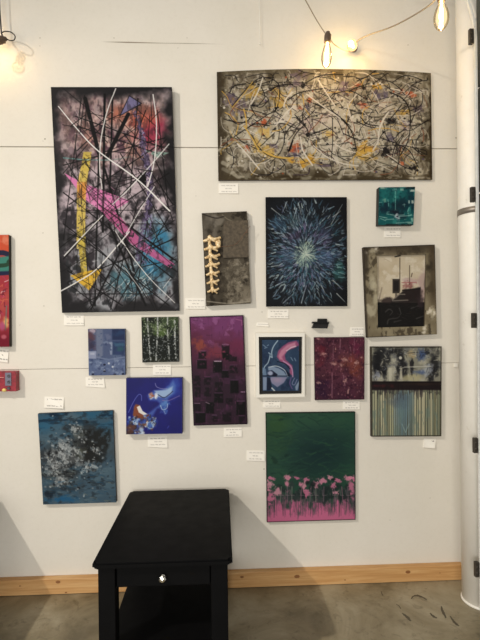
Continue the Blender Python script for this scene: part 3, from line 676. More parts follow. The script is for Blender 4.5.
for p in [(75, 65, 35, 14), (90, 310, 18, 60), (60, 420, 22, 40), (70, 240, 18, 40), (420, 420, 14, 30)]: fa_.blob(*p, (178, 170, 146), .7, 0, 1, .9)
for p in [(95, 50, 10, 14), (35, 75, 8, 8), (400, 415, 14, 14), (370, 520, 10, 20), (430, 425, 8, 8)]: fa_.blob(*p, (216, 208, 190), .8, 0, 1, .9)
for p in [(30, 120, 14, 90), (110, 80, 30, 12), (340, 70, 60, 16), (410, 150, 20, 60)]: fa_.blob(*p, (48, 42, 34), .75, 0, 1, .9)
ed = fa_.edge(); fa_.lay(np.clip((1.3-ed)/1, 0, 1), (46, 40, 34), .85)
def fpaint(x, y):
    p = tf0(x, y); return fa_.c[min(max(int(p[1]+.5), 0), fa_.H-1), min(max(int(p[0]+.5), 0), fa_.W-1)]
_o, _x, _y = fa_.q[0], fa_.q[1]-fa_.q[0], fa_.q[3]-fa_.q[0]
def tf0(x, y):
    d = np.array([x, y])-_o; m = np.array([_x, _y]).T; t = np.linalg.solve(m, d); return t[0]*(fa_.W-1), t[1]*(fa_.H-1)
tag(frame_part('frame', fq, iq, .03, -.018, fpaint, M_matte, root), 'distressed grey brown frame')

# ---- small slate blue canvas
a = Art([(87.9, 329), (124.8, 328.8), (125.3, 375), (88.8, 375.6)], 17, 3); a.z(82, 322, 9.14)
a.fill((88, 106, 146)); a.lay((a.fbm(9)-.4)*2, (110, 128, 162), .8); a.lay(np.clip((a.fbm(5)-.6)*4, 0, 1), (60, 74, 118), .8)
a.rect(55, 65, 130, 260, (104, 92, 118), .8, 2, tex=.2); a.blob(80, 130, 34, 40, (112, 72, 84), .8, 0, 1, .7); a.blob(85, 210, 28, 40, (64, 60, 90), .8, 0, 1, .6); a.blob(98, 80, 24, 22, (200, 182, 196), .85, 0, 1, .5)
a.rect(130, 65, 192, 330, (134, 142, 168), .75, 2, tex=.2); a.rect(192, 65, 275, 330, (92, 106, 146), .8, 2, tex=.2); a.blob(235, 140, 30, 40, (120, 128, 162), .7, 0, 1, .8)
a.rect(276, 65, 390, 165, (40, 56, 100), .92, 1.5); a.blob(330, 100, 50, 20, (50, 82, 128), .7, 0, 1, .8); a.rect(280, 175, 385, 300, (48, 70, 116), .85, 1.5); a.blob(340, 205, 40, 14, (70, 116, 148), .8, 0, 1, .7); a.blob(350, 250, 30, 24, (54, 112, 118), .7, 0, 1, .7); a.blob(330, 280, 24, 14, (60, 76, 130), .8)
a.poly([(245, 185), (278, 180), (274, 300), (258, 305)], (176, 188, 210), .7, 1.2, tex=.4); a.blob(225, 185, 24, 10, (150, 164, 194), .6, 0, 1, .9)
a.rect(55, 266, 130, 336, (168, 176, 206), .88, 1); a.rect(75, 280, 115, 300, (196, 202, 222), .7); a.line([(130, 320), (240, 345), (390, 320)], 1.4, (132, 146, 180), .8)
a.rect(55, 345, 395, 490, (104, 122, 164), .8, 1.5)
for _ in range(90): a.blob(a.uni(60, 390), a.uni(350, 485), a.uni(6, 18), a.uni(6, 16), a.pick([(134, 152, 188), (84, 100, 148), (160, 176, 202), (60, 74, 118), (120, 136, 176)]), .55, 0, 1, .8)
for p in [(245, 378), (205, 445), (280, 410)]: a.blob(*p, 9, 9, (220, 226, 236), .9)
for p in [(100, 478), (205, 450), (300, 482), (375, 475), (205, 390)]: a.blob(*p, 12, 9, (28, 34, 66), .9)
a.c *= .96
painting('small_painting', a, 'small slate blue patchwork canvas below the tall charcoal canvas', .026, (60, 70, 98))

# ---- birch trunks
a = Art([(141.3, 317.3), (178.4, 316.8), (179, 361.7), (142.4, 362.5)], 18, 3.2); a.z(136, 312, 9.41)
a.fill((30, 36, 30)); a.lay(np.clip((.5-a.V)*3, 0, 1)*(a.fbm(8)*1.6-.2), (84, 104, 66), .85); a.lay(np.clip((a.V-.85)*9, 0, 1)*a.fbm(6), (72, 70, 44), .8)
a.blob(240, 200, 50, 36, (104, 132, 62), .7, 0, 1, .8); a.blob(210, 160, 40, 26, (150, 168, 120), .7, 0, 1, .9)
for _ in range(620):
    x, y = a.uni(60, 400), a.uni(55, 465); g = y < 220
    a.blob(x, y, a.uni(2.5, 6), a.uni(2.5, 7), a.pick([(110, 128, 88), (150, 164, 128), (70, 92, 56), (176, 184, 164)] if g else [(150, 156, 158), (186, 190, 190), (96, 104, 108), (24, 28, 28), (20, 24, 24)]), .7)
for p, w in [([(108, 60), (115, 200), (125, 330), (138, 450)], 1.5), ([(203, 50), (203, 200), (194, 330), (190, 450)], 1.7), ([(297, 50), (298, 220), (308, 330), (312, 440)], 1.4), ([(364, 85), (366, 200), (368, 330), (374, 430)], 1.9)]:
    a.line(p, w*.9, (186, 190, 188), .9, w, .5, .0006, True, dry=.3)
    for _ in range(9):
        t = a.uni(0, 1); q = p[min(int(t*3), 2)]; q2 = p[min(int(t*3), 2)+1]; f = t*3-int(t*3); x = q[0]+(q2[0]-q[0])*f; y = q[1]+(q2[1]-q[1])*f
        a.line([(x-9, y), (x+a.uni(-2, 8), y+2)], .5, (50, 54, 52), .8)
for p in [[(300, 230), (340, 150)], [(115, 180), (90, 110)], [(203, 170), (235, 110)], [(310, 250), (270, 190)]]: a.line(p, .7, (170, 178, 164), .75)
painting('birch_painting', a, 'small dark green canvas of white birch trunks', .02, (34, 36, 30))

# ---- cobalt pour
a = Art([(126.1, 378.3), (182.3, 377.8), (182.3, 433.6), (126.1, 434.4)], 19, 3); a.z(120, 370, 7.06)
a.mute = .02; a.fill((10, 13, 122)); a.lay((a.fbm(20)-.4)*1.5, (8, 9, 98), .7)
LB = (96, 130, 196)
a.blob(385, 100, 34, 60, (52, 86, 176), .7, .4, .8, .3); a.blob(370, 140, 50, 50, (60, 96, 182), .7, 0, .7, .4)
a.poly([(375, 70), (392, 110), (385, 165), (345, 200), (320, 250), (260, 275), (235, 320), (180, 335), (200, 305), (255, 262), (290, 240), (260, 220), (205, 215), (192, 180), (230, 150), (300, 140), (350, 105)], LB, .72, 2.5)
a.poly([(240, 145), (320, 140), (372, 115), (365, 165), (320, 195), (270, 190)], (176, 200, 226), .85, 2); a.poly([(200, 170), (225, 160), (240, 195), (215, 210)], (214, 222, 228), .8, 1.5)
a.blob(222, 178, 18, 14, (170, 100, 70), .85, .4, 1, .7); a.blob(255, 185, 12, 16, (236, 238, 238), .9, 0, 1, .5)
a.line([(248, 95), (260, 120), (300, 133), (330, 132)], .8, (150, 150, 190), .8, curve=True); a.line([(270, 175), (310, 195), (350, 170), (372, 150)], .9, (30, 30, 60), .75, curve=True); a.line([(300, 215), (345, 215), (420, 182)], .9, (140, 120, 170), .75, curve=True)
for p in [(315, 245, 26), (310, 285, 22), (330, 225, 20)]: a.blob(p[0], p[1], p[2], p[2], (100, 150, 206), .6, 0, 1, .8)
a.line([(285, 250), (300, 280), (330, 270), (335, 240)], .8, (200, 216, 232), .7, curve=True); a.line([(310, 290), (320, 310)], .8, (170, 190, 220), .7)
a.poly([(55, 455), (52, 370), (90, 330), (100, 250), (130, 245), (150, 290), (190, 315), (245, 330), (265, 360), (255, 400), (215, 420), (170, 400), (160, 455)], (70, 96, 168), .8, 2.5, tex=.15)
a.poly([(98, 262), (110, 240), (140, 248), (135, 300), (175, 322), (120, 345), (90, 320)], (150, 78, 40), .92, 1.2); a.poly([(118, 262), (140, 250), (160, 290), (195, 312), (165, 318), (132, 300)], (236, 232, 224), .95, .8)
a.line([(120, 330), (170, 335), (200, 318)], 1.6, (120, 54, 26), .9, curve=True)
for _ in range(120):
    x, y = a.uni(55, 250), a.uni(330, 452)
    if y < 470-x*.75+40 or x > 230 and y > 420: pass
    if x > 175 and y > 425: continue
    a.blob(x, y, a.uni(4, 14), a.uni(4, 12), a.pick([(150, 182, 220), (90, 130, 196), (226, 232, 236), (40, 40, 70), (130, 78, 50), (50, 36, 40), (70, 110, 180)]), .7, a.uni(0, 3), 1.2, .6)
a.blob(90, 415, 34, 28, (110, 64, 40), .75, 0, 1, .9); a.blob(150, 430, 16, 28, (196, 210, 226), .8, 0, 1, .5); a.blob(65, 445, 24, 14, (84, 52, 44), .8, 0, 1, .7)
for c in [(215, 390, 24), (235, 375, 12), (110, 370, 16)]:
    p = [(c[0]+c[2]*math.cos(t), c[1]+c[2]*math.sin(t)) for t in np.linspace(0, 6.28, 16)]; a.line(p, .8, (170, 196, 224), .75)
a.line([(60, 300), (95, 225), (130, 175), (150, 180), (152, 215)], .7, (120, 130, 200), .85, curve=True); a.line([(335, 410), (345, 395)], .7, (90, 100, 190), .8)
painting('pour_painting', a, 'square cobalt blue canvas with a swirling white and rust pour', .04, (20, 22, 84), M_gloss, relief=.0003)

# ---- tall purple with dark squares
a = Art([(189.2, 316.7), (243.5, 315.1), (247.5, 424.2), (193.6, 425.7)], 20, 2.8); a.z(184, 310, 4.93)
V = a.V+(a.fbm(12)-.5)*.16
a.fill((60, 35, 55)); a.lay(np.clip((.58-V)/.34, 0, 1), (112, 46, 78), .95); a.lay(np.clip((.25-V)/.18, 0, 1), (132, 66, 122), .9)
a.lay(np.clip((a.fbm(6)-.6)*4, 0, 1)*np.clip((.4-a.V)*4, 0, 1), (168, 104, 160), .6); a.lay(np.clip((a.fbm(5, 8)-.6)*4, 0, 1)*np.clip((a.V-.3)*4, 0, 1), (88, 48, 82), .6)
a.blob(72, 172, 26, 26, (170, 84, 62), .75, 0, .8, .7); a.blob(150, 210, 40, 24, (150, 60, 74), .6, 0, .8, .8); a.blob(250, 180, 36, 40, (134, 50, 90), .6, 0, .8, .8)
for x, y, w, h in [(90, 222, 38, 36), (88, 268, 46, 42), (205, 195, 38, 44), (205, 228, 34, 34), (166, 280, 44, 56), (203, 316, 34, 34), (245, 292, 42, 38), (248, 378, 40, 62), (171, 380, 40, 50), (170, 434, 44, 46), (60, 348, 42, 50), (66, 405, 30, 50), (116, 404, 34, 44), (128, 482, 42, 54), (280, 484, 44, 66), (80, 532, 50, 50), (210, 528, 44, 46), (150, 535, 30, 30), (115, 350, 34, 36), (240, 235, 40, 36), (285, 540, 30, 34), (65, 480, 34, 36), (222, 450, 34, 30)]:
    big = (x, y) in [(88, 268), (166, 280), (203, 316), (170, 434), (128, 482), (280, 484), (248, 378), (80, 532), (205, 228)]
    a.rect(x-w/2, y-h/2, x+w/2, y+h/2, (13, 10, 14) if big else (24, 16, 24), .95 if big else .8, 1.4, .12 if big else .3, .0006)
    if a.uni(0, 1) < .6: a.line([(x-w/2+3, y-h/2-2), (x+w/2-4, y-h/2-2)], .7, a.pick([(140, 100, 140), (110, 70, 110), (176, 140, 170)]), .6)
a.line([(150, 253), (182, 253)], 1, (206, 180, 196), .85); a.line([(282, 404), (300, 404)], .9, (190, 160, 190), .8); a.line([(108, 455), (125, 462)], .8, (190, 160, 180), .7); a.line([(255, 45), (285, 52), (285, 75)], .8, (190, 120, 160), .6)
for _ in range(160): a.dab(a.uni(40, 300), a.uni(40, 560), a.pick([0, 1.57, 1.57]), a.uni(8, 30), a.uni(.4, .9), a.pick([(96, 50, 88), (150, 70, 120), (60, 26, 50)]), .4)
ed = a.edge(); a.lay(np.clip((1.6-ed)/1.2, 0, 1), (34, 20, 32), .8)
painting('cityscape_painting', a, 'tall magenta canvas darkening downward behind scattered black squares', .02, (30, 20, 28))

# ---- white-framed figure
oq = [(255.6, 333.2), (304.7, 333.1), (304.8, 396.8), (256.2, 397.6)]; mq = [(258.7, 336.9), (302.5, 336.7), (302, 393.9), (259.4, 394.6)]; cq = [(262, 339.9), (299.1, 339.9), (298.9, 390.8), (262.8, 391)]
a = Art(cq, 21, 3.2); a.z(250, 325, 7.53)
a.fill((50, 74, 106)); a.lay((a.fbm(10)-.4)*1.8, (66, 94, 124), .8); a.lay(np.clip((a.fbm(6)-.6)*4, 0, 1), (36, 54, 86), .7)
a.poly([(350, 118), (372, 150), (330, 175), (285, 190), (262, 225), (268, 262), (318, 305), (325, 380), (300, 372), (296, 310), (225, 272), (202, 240), (212, 195), (245, 160), (290, 130)], (172, 88, 130), .92, 1.2)
a.poly([(340, 130), (345, 160), (285, 180), (262, 215), (240, 240), (250, 265), (222, 258), (214, 232), (235, 190), (280, 150)], (206, 140, 166), .85, 1.5); a.line([(275, 195), (310, 170), (345, 160)], 1, (226, 200, 214), .85)
a.line([(250, 272), (300, 305), (318, 340), (322, 390)], 1.2, (196, 150, 190), .85, curve=True); a.line([(205, 275), (262, 290), (300, 330)], .9, (24, 32, 56), .9, curve=True); a.line([(362, 125), (376, 180), (368, 190)], 1.2, (110, 70, 116), .7)
WL = (176, 198, 214)
a.line([(208, 118), (178, 160), (164, 200), (166, 245)], 1, WL, .9, curve=True); a.line([(165, 242), (150, 238), (152, 215), (140, 210)], .9, WL, .85); a.line([(150, 240), (135, 285), (110, 315), (95, 360)], 1, WL, .85, curve=True)
a.poly([(135, 325), (165, 310), (215, 325), (255, 350), (280, 388), (205, 388), (165, 345), (140, 345)], (140, 160, 186), .92, 1); a.line([(140, 318), (200, 310), (260, 340), (285, 388)], .9, (200, 212, 222), .85, curve=True)
a.poly([(135, 345), (165, 340), (208, 372), (200, 388), (135, 385)], (22, 30, 58), .95, .8); a.blob(153, 363, 20, 17, (170, 180, 208), .95)
a.poly([(155, 392), (280, 392), (255, 435), (205, 468), (165, 440), (152, 410)], (146, 144, 176), .92, 1); a.blob(205, 415, 36, 18, (172, 152, 178), .7, 0, .8)
a.poly([(92, 320), (118, 330), (125, 380), (95, 385)], (120, 146, 176), .85, 1); a.poly([(97, 392), (128, 392), (124, 490), (98, 492)], (146, 162, 190), .88, 1); a.poly([(128, 392), (152, 400), (165, 470), (150, 492), (128, 492)], (26, 36, 62), .9, 1)
a.line([(165, 475), (185, 496)], 1.3, (206, 212, 214), .9); a.line([(92, 382), (285, 384)], .8, (28, 34, 56), .85)
a.poly([(345, 492), (340, 465), (368, 420), (370, 440), (358, 492)], (150, 166, 190), .85, 1); a.line([(310, 395), (300, 440), (318, 480)], 1, (120, 90, 150), .8, curve=True); a.line([(335, 400), (318, 440), (335, 450), (355, 410)], .9, (150, 150, 190), .7, curve=True)
a.poly([(262, 330), (305, 370), (302, 388), (285, 385)], (20, 28, 56), .85, 1)
for p in [[(98, 150), (118, 165)], [(110, 175), (128, 168)], [(308, 245), (322, 268)], [(335, 250), (345, 270)], [(130, 155), (140, 150)]]: a.line(p, .8, (150, 176, 200), .7)
root = empty('framed_painting', Vector(((fv := (at(*oq[2], -.03)+at(*oq[3], -.03))/2).x, 0, fv.z)))
tag(root, 'white framed blue picture of a figure with a pink ribbon of hair', 'framed picture', GP)
paint_front('painted_canvas', a, quad_pts(cq, -.03), M_satin, root)
slab('canvas_edge', quad_pts(cq, -.0295), .014, edge_mat('black_edge', (26, 25, 28)), root)
tag(frame_part('frame', oq, mq, .034, -.012, lambda x, y: (232, 228, 218), M_satin, root), 'white float frame')
slab('frame_tray', quad_pts(mq, -.0145), .0125, mat('black_tray', L(17, 16, 18), .7)[0], root)

# ---- maroon
a = Art([(314.3, 337.4), (364.6, 337), (364.3, 399.5), (315.2, 400.2)], 22, 3); a.z(308, 325, 7.11)
a.fill((88, 46, 62)); a.lay((a.fbm(10)-.35)*2, (116, 62, 80), .8); a.lay(np.clip((a.V-.55)*2, 0, 1)*a.fbm(16), (62, 32, 58), .85); a.lay(np.clip((a.fbm(4)-.58)*5, 0, 1), (68, 32, 52), .7)
a.blob(350, 290, 50, 60, (166, 86, 62), .6, 0, .8, .9); a.blob(260, 260, 40, 40, (140, 80, 70), .5, 0, .8, .9); a.blob(340, 160, 40, 60, (136, 48, 84), .6, 0, .8, .8); a.blob(95, 190, 34, 60, (146, 44, 60), .5, 0, .8, .8); a.blob(90, 450, 50, 60, (56, 30, 62), .7, 0, .8, .7)
for _ in range(420): a.blob(a.uni(50, 400), a.uni(92, 528), a.uni(2, 6), a.uni(2, 7), a.pick([(170, 110, 124), (190, 140, 140), (60, 26, 44), (150, 76, 100), (60, 26, 44), (120, 60, 60)]), .42)
for p, w in [([(172, 340), (170, 510)], 1.1), ([(230, 100), (226, 200)], 1.1), ([(250, 350), (262, 430)], 1.4), ([(330, 100), (325, 200)], .8), ([(180, 110), (178, 260)], .7), ([(300, 150), (310, 260)], .7)]: a.line(p, w, (176, 124, 140), .55, soft=.9, dry=.3)
for p in [(262, 245, 16, 9), (105, 210, 20, 10), (345, 270, 12, 18), (180, 275, 16, 8), (285, 475, 5, 18), (265, 395, 10, 14), (195, 170, 6, 5), (75, 412, 12, 8), (380, 230, 6, 6), (75, 100, 8, 5), (240, 285, 10, 8)]: a.blob(*p, (204, 158, 150), .7, .3, 1, .9)
painting('maroon_painting', a, 'mottled maroon canvas to the right of the white frame', .018, (44, 24, 34), M_matte)

# ---- dark band over dripping stripes
a = Art([(370.9, 346.7), (441.7, 346.5), (441.3, 436.3), (371.5, 436.7)], 23, 3); a.z(366, 340, 5.714)
a.fill((150, 148, 132)); a.lay((a.fbm(10)-.4)*2, (196, 192, 174), .8); a.lay(np.clip((a.fbm(7)-.55)*5, 0, 1), (112, 114, 116), .7)
for x, y, rx, ry in [(85, 90, 30, 60), (75, 170, 24, 40), (125, 90, 12, 40), (195, 85, 18, 50), (185, 180, 14, 50), (218, 170, 14, 60), (390, 110, 28, 60), (380, 190, 30, 40), (60, 120, 20, 50), (155, 60, 20, 14), (345, 70, 14, 20), (262, 150, 8, 40), (105, 180, 12, 40)]: a.blob(x, y, rx, ry, (38, 38, 42), .82, 0, 1, .8)
a.blob(322, 80, 24, 34, (70, 92, 138), .85, 0, 1, .6); a.blob(300, 185, 36, 12, (84, 104, 150), .8, 0, 1, .7); a.blob(262, 85, 26, 20, (190, 170, 128), .75, 0, 1, .7); a.blob(260, 215, 40, 20, (190, 182, 140), .75, 0, 1, .7); a.blob(350, 170, 30, 30, (180, 186, 196), .7, 0, 1, .8); a.blob(60, 200, 20, 20, (170, 176, 190), .7, 0, 1, .7)
a.rect(130, 160, 146, 238, (204, 200, 180), .85, .8); a.rect(194, 160, 206, 222, (196, 190, 170), .8, .8); a.blob(196, 102, 9, 9, (226, 222, 206), .9); a.line([(250, 120), (262, 200)], 1, (60, 56, 56), .8); a.line([(220, 155), (370, 150)], 1, (206, 204, 192), .7); a.line([(240, 75), (300, 70)], .9, (70, 70, 74), .7)
for _ in range(90): a.dab(a.uni(35, 425), a.uni(48, 230), a.uni(0, 3.1), a.uni(8, 26), a.uni(.5, 1.2), a.pick([(210, 206, 190), (44, 44, 48), (120, 126, 140), (170, 166, 150)]), .6)
# stripes
x = 34
a.rect(34, 285, 432, 552, (126, 128, 108), 1, .5)
while x < 430:
    w = a.uni(6, 15); t = abs(x-215)/60
    c = a.pick([(188, 186, 152), (176, 176, 146), (150, 156, 134), (204, 198, 166), (164, 160, 126)])
    if t < 1: c = tuple(np.array(c)*t*.6+np.array((112, 142, 156))*(1-t*.6))
    a.line([(x, 300+a.uni(-10, 20)), (x+a.uni(-2, 2), 545)], w/5.714*.75, c, .92, w/5.714*.6, .5, .0006)
    a.line([(x+w*.55, 300), (x+w*.55+a.uni(-2, 2), 548)], a.uni(.4, .9), a.pick([(72, 76, 62), (88, 96, 84), (60, 60, 52)]), .8); x += w
a.lay(np.clip((a.fbm(4, 14)-.62)*5, 0, 1)*(a.V > .6), (120, 140, 130), .6); a.line([(205, 480), (225, 528), (245, 480)], 1, (150, 176, 172), .7); a.blob(215, 380, 40, 90, (112, 144, 160), .45, 0, .7, .6); a.blob(185, 340, 50, 30, (90, 100, 116), .5, 0, .7, .6)
for _ in range(60): a.line([(x := a.uni(40, 425), 262), (x+a.uni(-4, 4), a.uni(290, 345))], a.uni(.8, 1.8), (62, 54, 62), .55, .5)
a.rect(30, 236, 432, 286, (42, 33, 35), .97, 1.2); a.blob(85, 262, 50, 10, (92, 42, 46), .7, 0, 1, .6); a.blob(330, 252, 90, 8, (70, 52, 44), .6, 0, 1, .6); a.line([(36, 240), (430, 242)], .8, (28, 24, 24), .8)
ed = a.edge(); a.lay(np.clip((1.5-ed)/1, 0, 1), (56, 50, 42), .8)
painting('stripe_painting', a, 'canvas with dark band above pale dripping vertical stripes, beside the white pipe', .024, (52, 46, 36))

# ---- green over pink
a = Art([(265.7, 412.9), (355.2, 411.8), (355.6, 519.8), (266.9, 522.4)], 24, 2.8); a.z(260, 405, 4.706)
a.fill((46, 84, 70)); a.lay((a.fbm(22)-.35)*1.6, (54, 94, 74), .8); a.lay(np.clip(1.2-np.hypot((a.U-.6)/.42, (a.V-.38)/.26), 0, 1), (28, 58, 62), .8); a.blob(70, 90, 60, 90, (62, 100, 52), .6, 0, .7, .7); a.blob(280, 60, 160, 30, (56, 98, 74), .5, 0, .7, .7)
for _ in range(170): a.dab(a.uni(35, 445), a.uni(45, 340), a.uni(-.6, .6), a.uni(25, 80), a.uni(.8, 2.2), a.pick([(34, 70, 58), (50, 98, 74), (28, 58, 56), (60, 104, 70), (38, 80, 70)]), .35, a.uni(-.3, .3), .9, .0004)
for p in [(95, 70, 14, 6), (70, 265, 10, 22), (120, 240, 14, 5), (140, 320, 16, 5)]: a.blob(*p, (26, 54, 46), .5, -.4, 1, .8)
PKC = (222, 112, 158)
a.lay(np.clip((a.V-.8+(a.fbm(4, 8)-.5)*.22)*9, 0, 1), PKC, .95); a.lay(np.clip((a.V-.76+(a.fbm(3, 9)-.5)*.3)*6, 0, 1), (206, 110, 148), .55)
for _ in range(150): a.line([(x := a.uni(35, 445), a.uni(380, 470)), (x+a.uni(-4, 4), a.uni(470, 530))], a.uni(.4, 1), a.pick([(64, 76, 76), (96, 76, 92), (130, 84, 110), (52, 66, 64)]), .6, .3)
for _ in range(46): a.blob(a.uni(60, 430), a.uni(385, 450), a.uni(8, 18), a.uni(8, 20), a.pick([(46, 62, 60), (40, 54, 54), (60, 72, 72)]), .75, 0, 1.2, .8)
for x, y, rx, ry in [(45, 370, 16, 13), (50, 343, 14, 6), (132, 342, 13, 9), (128, 376, 11, 18), (172, 343, 16, 6), (82, 408, 14, 14), (52, 440, 16, 16), (222, 352, 14, 9), (222, 414, 12, 14), (208, 378, 6, 16), (292, 356, 16, 10), (328, 342, 10, 7), (366, 354, 18, 7), (408, 348, 16, 8), (432, 392, 12, 30), (442, 350, 6, 12), (262, 376, 10, 14), (345, 380, 10, 10), (425, 340, 14, 5), (358, 412, 12, 7), (190, 372, 8, 8), (40, 400, 8, 10)]:
    a.blob(x, y, rx*1.05, ry*1.1, a.pick([(224, 140, 168), (214, 120, 156), (220, 150, 170)]), .88, a.uni(-.3, .3), 1.2, .9)
for x in [100, 128, 150, 196, 240, 262, 300, 348, 384, 412]:
    a.line([(x, 385), (x+a.uni(-6, 6), 455)], .9, a.pick([(140, 110, 128), (150, 150, 140), (176, 110, 140)]), .6); a.line([(x-8, 400), (x-6, 425), (x+10, 425)], .7, (150, 130, 140), .55)
for p in [(222, 365, 10, 9), (250, 372, 12, 9), (345, 350, 10, 6)]: a.blob(*p, (34, 44, 46), .85)
ed = a.edge(); a.lay(np.clip((1.1-ed)/.8, 0, 1), (26, 34, 30), .8)
painting('field_painting', a, 'large dark green canvas with a band of pink tulips along its bottom', .018, (28, 30, 28))

# ---- grey blue
a = Art([(37.8, 413.8), (112.6, 410.7), (116.2, 502.4), (43.1, 504.6)], 25, 2.8); a.z(30, 395, 5.217)
a.fill((74, 100, 118)); a.lay((a.fbm(14, 8)-.35)*2, (92, 118, 132), .8); a.lay(np.clip((.3-a.V)*5, 0, 1)*a.fbm(16, 5), (40, 108, 146), .95); a.lay(np.clip((.25-a.V)*5, 0, 1)*np.clip((a.fbm(12, 3)-.52)*5, 0, 1), (26, 50, 72), .85)
a.lay(np.clip((a.fbm(5, 3)-.6)*5, 0, 1), (50, 62, 72), .7)
for x, y, rx, ry in [(330, 250, 95, 70), (250, 240, 60, 60), (180, 330, 100, 60), (150, 410, 90, 60), (110, 330, 60, 60), (330, 340, 50, 24)]: a.blob(x, y, rx, ry, (62, 62, 62), .7, 0, .9, .9)
a.poly([(275, 182), (418, 178), (420, 240), (385, 345), (360, 368), (285, 340)], (40, 40, 38), .72, 3, tex=.25); a.blob(250, 300, 30, 30, (96, 100, 84), .6, 0, 1, .8); a.blob(245, 190, 24, 30, (118, 124, 120), .6, 0, 1, .8)
for _ in range(300):
    x = float(a.r.normal(200, 80)); y = float(a.r.normal(340, 80))
    a.blob(x, y, a.uni(2, 8), a.uni(2, 7), a.pick([(150, 156, 158), (36, 38, 40), (110, 118, 122), (186, 192, 194), (30, 32, 36), (78, 92, 102)]), .7, 0, 1.3, .5)
for x, y, rx, ry in [(175, 275, 34, 22), (130, 345, 30, 22), (145, 380, 24, 16), (170, 455, 34, 16), (240, 175, 18, 18), (200, 330, 40, 26), (315, 375, 30, 12), (230, 300, 24, 20), (110, 400, 24, 14), (345, 290, 18, 10)]:
    a.blob(x, y, rx, ry, (150, 156, 158), .6, .3, 1, 1.7); a.blob(x, y, rx*.7, ry*.7, (196, 200, 200), .6, .3, 1, 1.9); a.blob(x+8, y+6, rx*.6, ry*.6, (40, 42, 44), .6, .3, 1, 1.9)
for cx_, cy_, n in [(175, 275, 14), (130, 345, 9), (140, 375, 8), (170, 455, 8), (130, 460, 4), (240, 170, 4), (340, 290, 4), (310, 375, 5)]:
    for _ in range(n): a.blob(float(a.r.normal(cx_, 18)), float(a.r.normal(cy_, 14)), a.uni(1.5, 5), a.uni(1.5, 4), a.pick([(210, 214, 214), (160, 168, 172), (180, 186, 188)]), .8, a.uni(0, 3), 1.1, 1)
a.line([(285, 350), (330, 375), (370, 372)], 2.2, (140, 154, 160), .6, curve=True, dry=.45); a.line([(350, 300), (410, 298)], 1.8, (120, 134, 142), .45, dry=.45)
for _ in range(120): a.dab(a.uni(60, 430), a.uni(380, 560), a.uni(-.5, .5), a.uni(14, 44), a.uni(.6, 1.5), a.pick([(92, 118, 132), (110, 130, 138), (60, 88, 106), (124, 128, 116), (40, 92, 126)]), .5, a.uni(-.4, .4))
for p in [(200, 545, 40, 16), (90, 550, 24, 12), (150, 545, 20, 10)]: a.blob(*p, (36, 104, 150), .75, 0, 1, .8)
a.blob(100, 520, 30, 14, (30, 40, 52), .7, 0, 1, .8); a.blob(180, 490, 50, 12, (44, 56, 66), .7, 0, 1, .8)
painting('weathered_painting', a, 'weathered grey blue canvas with white flecks, hung lowest on the left', .024, (26, 40, 50), M_matte, relief=.0012)

# ---- bright canvas cut by the left edge of the view
a = Art([(-62, 235.5), (8.6, 234.8), (9.3, 346.8), (-61, 347.6)], 27, 2.6); a.z(0, 228, 3.72)
a.fill((186, 60, 70)); a.lay((a.fbm(14)-.4)*2, (206, 96, 84), .7)
a.rect(-240, 20, 40, 88, (226, 92, 54), .95, 2); a.blob(20, 40, 20, 14, (240, 150, 120), .7, 0, 1, .8)
a.line([(-240, 60), (-80, 110), (0, 92), (36, 100)], 5, (38, 44, 78), .95, curve=True); a.line([(-240, 160), (-60, 170), (36, 166)], 4.5, (36, 46, 84), .95, curve=True)
a.poly([(-240, 120), (-80, 118), (36, 104), (36, 160), (-80, 165), (-240, 150)], (64, 150, 132), .95, 1.5); a.line([(-240, 135), (0, 140), (36, 122)], 4, (46, 78, 56), .9, curve=True)
for _ in range(110): a.line([(x := a.uni(-230, 30), y := a.uni(176, 330)), (x+a.uni(-10, 14), y+a.uni(-16, 6)), (x+a.uni(-8, 18), y+a.uni(-18, 18))], .7, a.pick([(236, 214, 214), (120, 30, 60), (200, 60, 110), (230, 120, 90)]), .8)
a.blob(22, 355, 9, 18, (240, 200, 120), .8, 0, 1, .5); a.line([(24, 290), (20, 380)], 1, (90, 150, 140), .7); a.lay(np.clip((a.V-.8)*8, 0, 1), (136, 26, 50), .9); a.blob(8, 365, 10, 16, (196, 90, 140), .8); a.blob(14, 405, 10, 8, (230, 140, 150), .6)
painting('bright_painting', a, 'orange, teal and red canvas cut off by the left edge of the view', .032, (44, 38, 30))

# ================================================================== small red assemblage by the left edge
q = [(-24, 371.5), (15.6, 371.5), (16, 391.3), (-24, 391.6)]
dep = .045
pr = quad_pts(q, -dep); root = empty('assemblage', Vector(((pr[2].x+pr[3].x)/2, 0, pr[2].z)))
tag(root, 'small red block with round grey studs at the left edge, under the bright canvas', 'wall ornament')
M_red, nt, b = mat('crimson_lacquer', rough=.4)
k = ramp(nt, noise(nt, 55, 4, .6, coords(nt)).outputs['Fac'], [(.3, L(118, 18, 34)), (.6, L(158, 30, 48)), (.8, L(176, 50, 66))]); nt.links.new(k, b.inputs['Base Color'])
slab('block', pr, dep-.0002, M_red, root)
M_stud, _, _ = mat('grey_stud', L(92, 88, 94), .4, .4); M_slate, _, _ = mat('slate_strip', L(112, 112, 128), .5); M_bead, _, _ = mat('yellow_bead', L(226, 196, 110), .35); M_pink, _, _ = mat('pink_strip', L(222, 150, 140), .5)
def O1(x, y, Y): return at(x/16, 360+y/16, Y)
bm = bmesh.new(); add_box(bm, O1(82, 412, -dep-.003), O1(182, 200, -dep+.001), .0006); bm_obj('slate_strip', bm, M_slate, root, False, root.location)
bm = bmesh.new(); add_box(bm, O1(-380, 290, -dep-.003), O1(66, 272, -dep+.001), .0006); bm_obj('pink_strip', bm, M_pink, root, False, root.location)
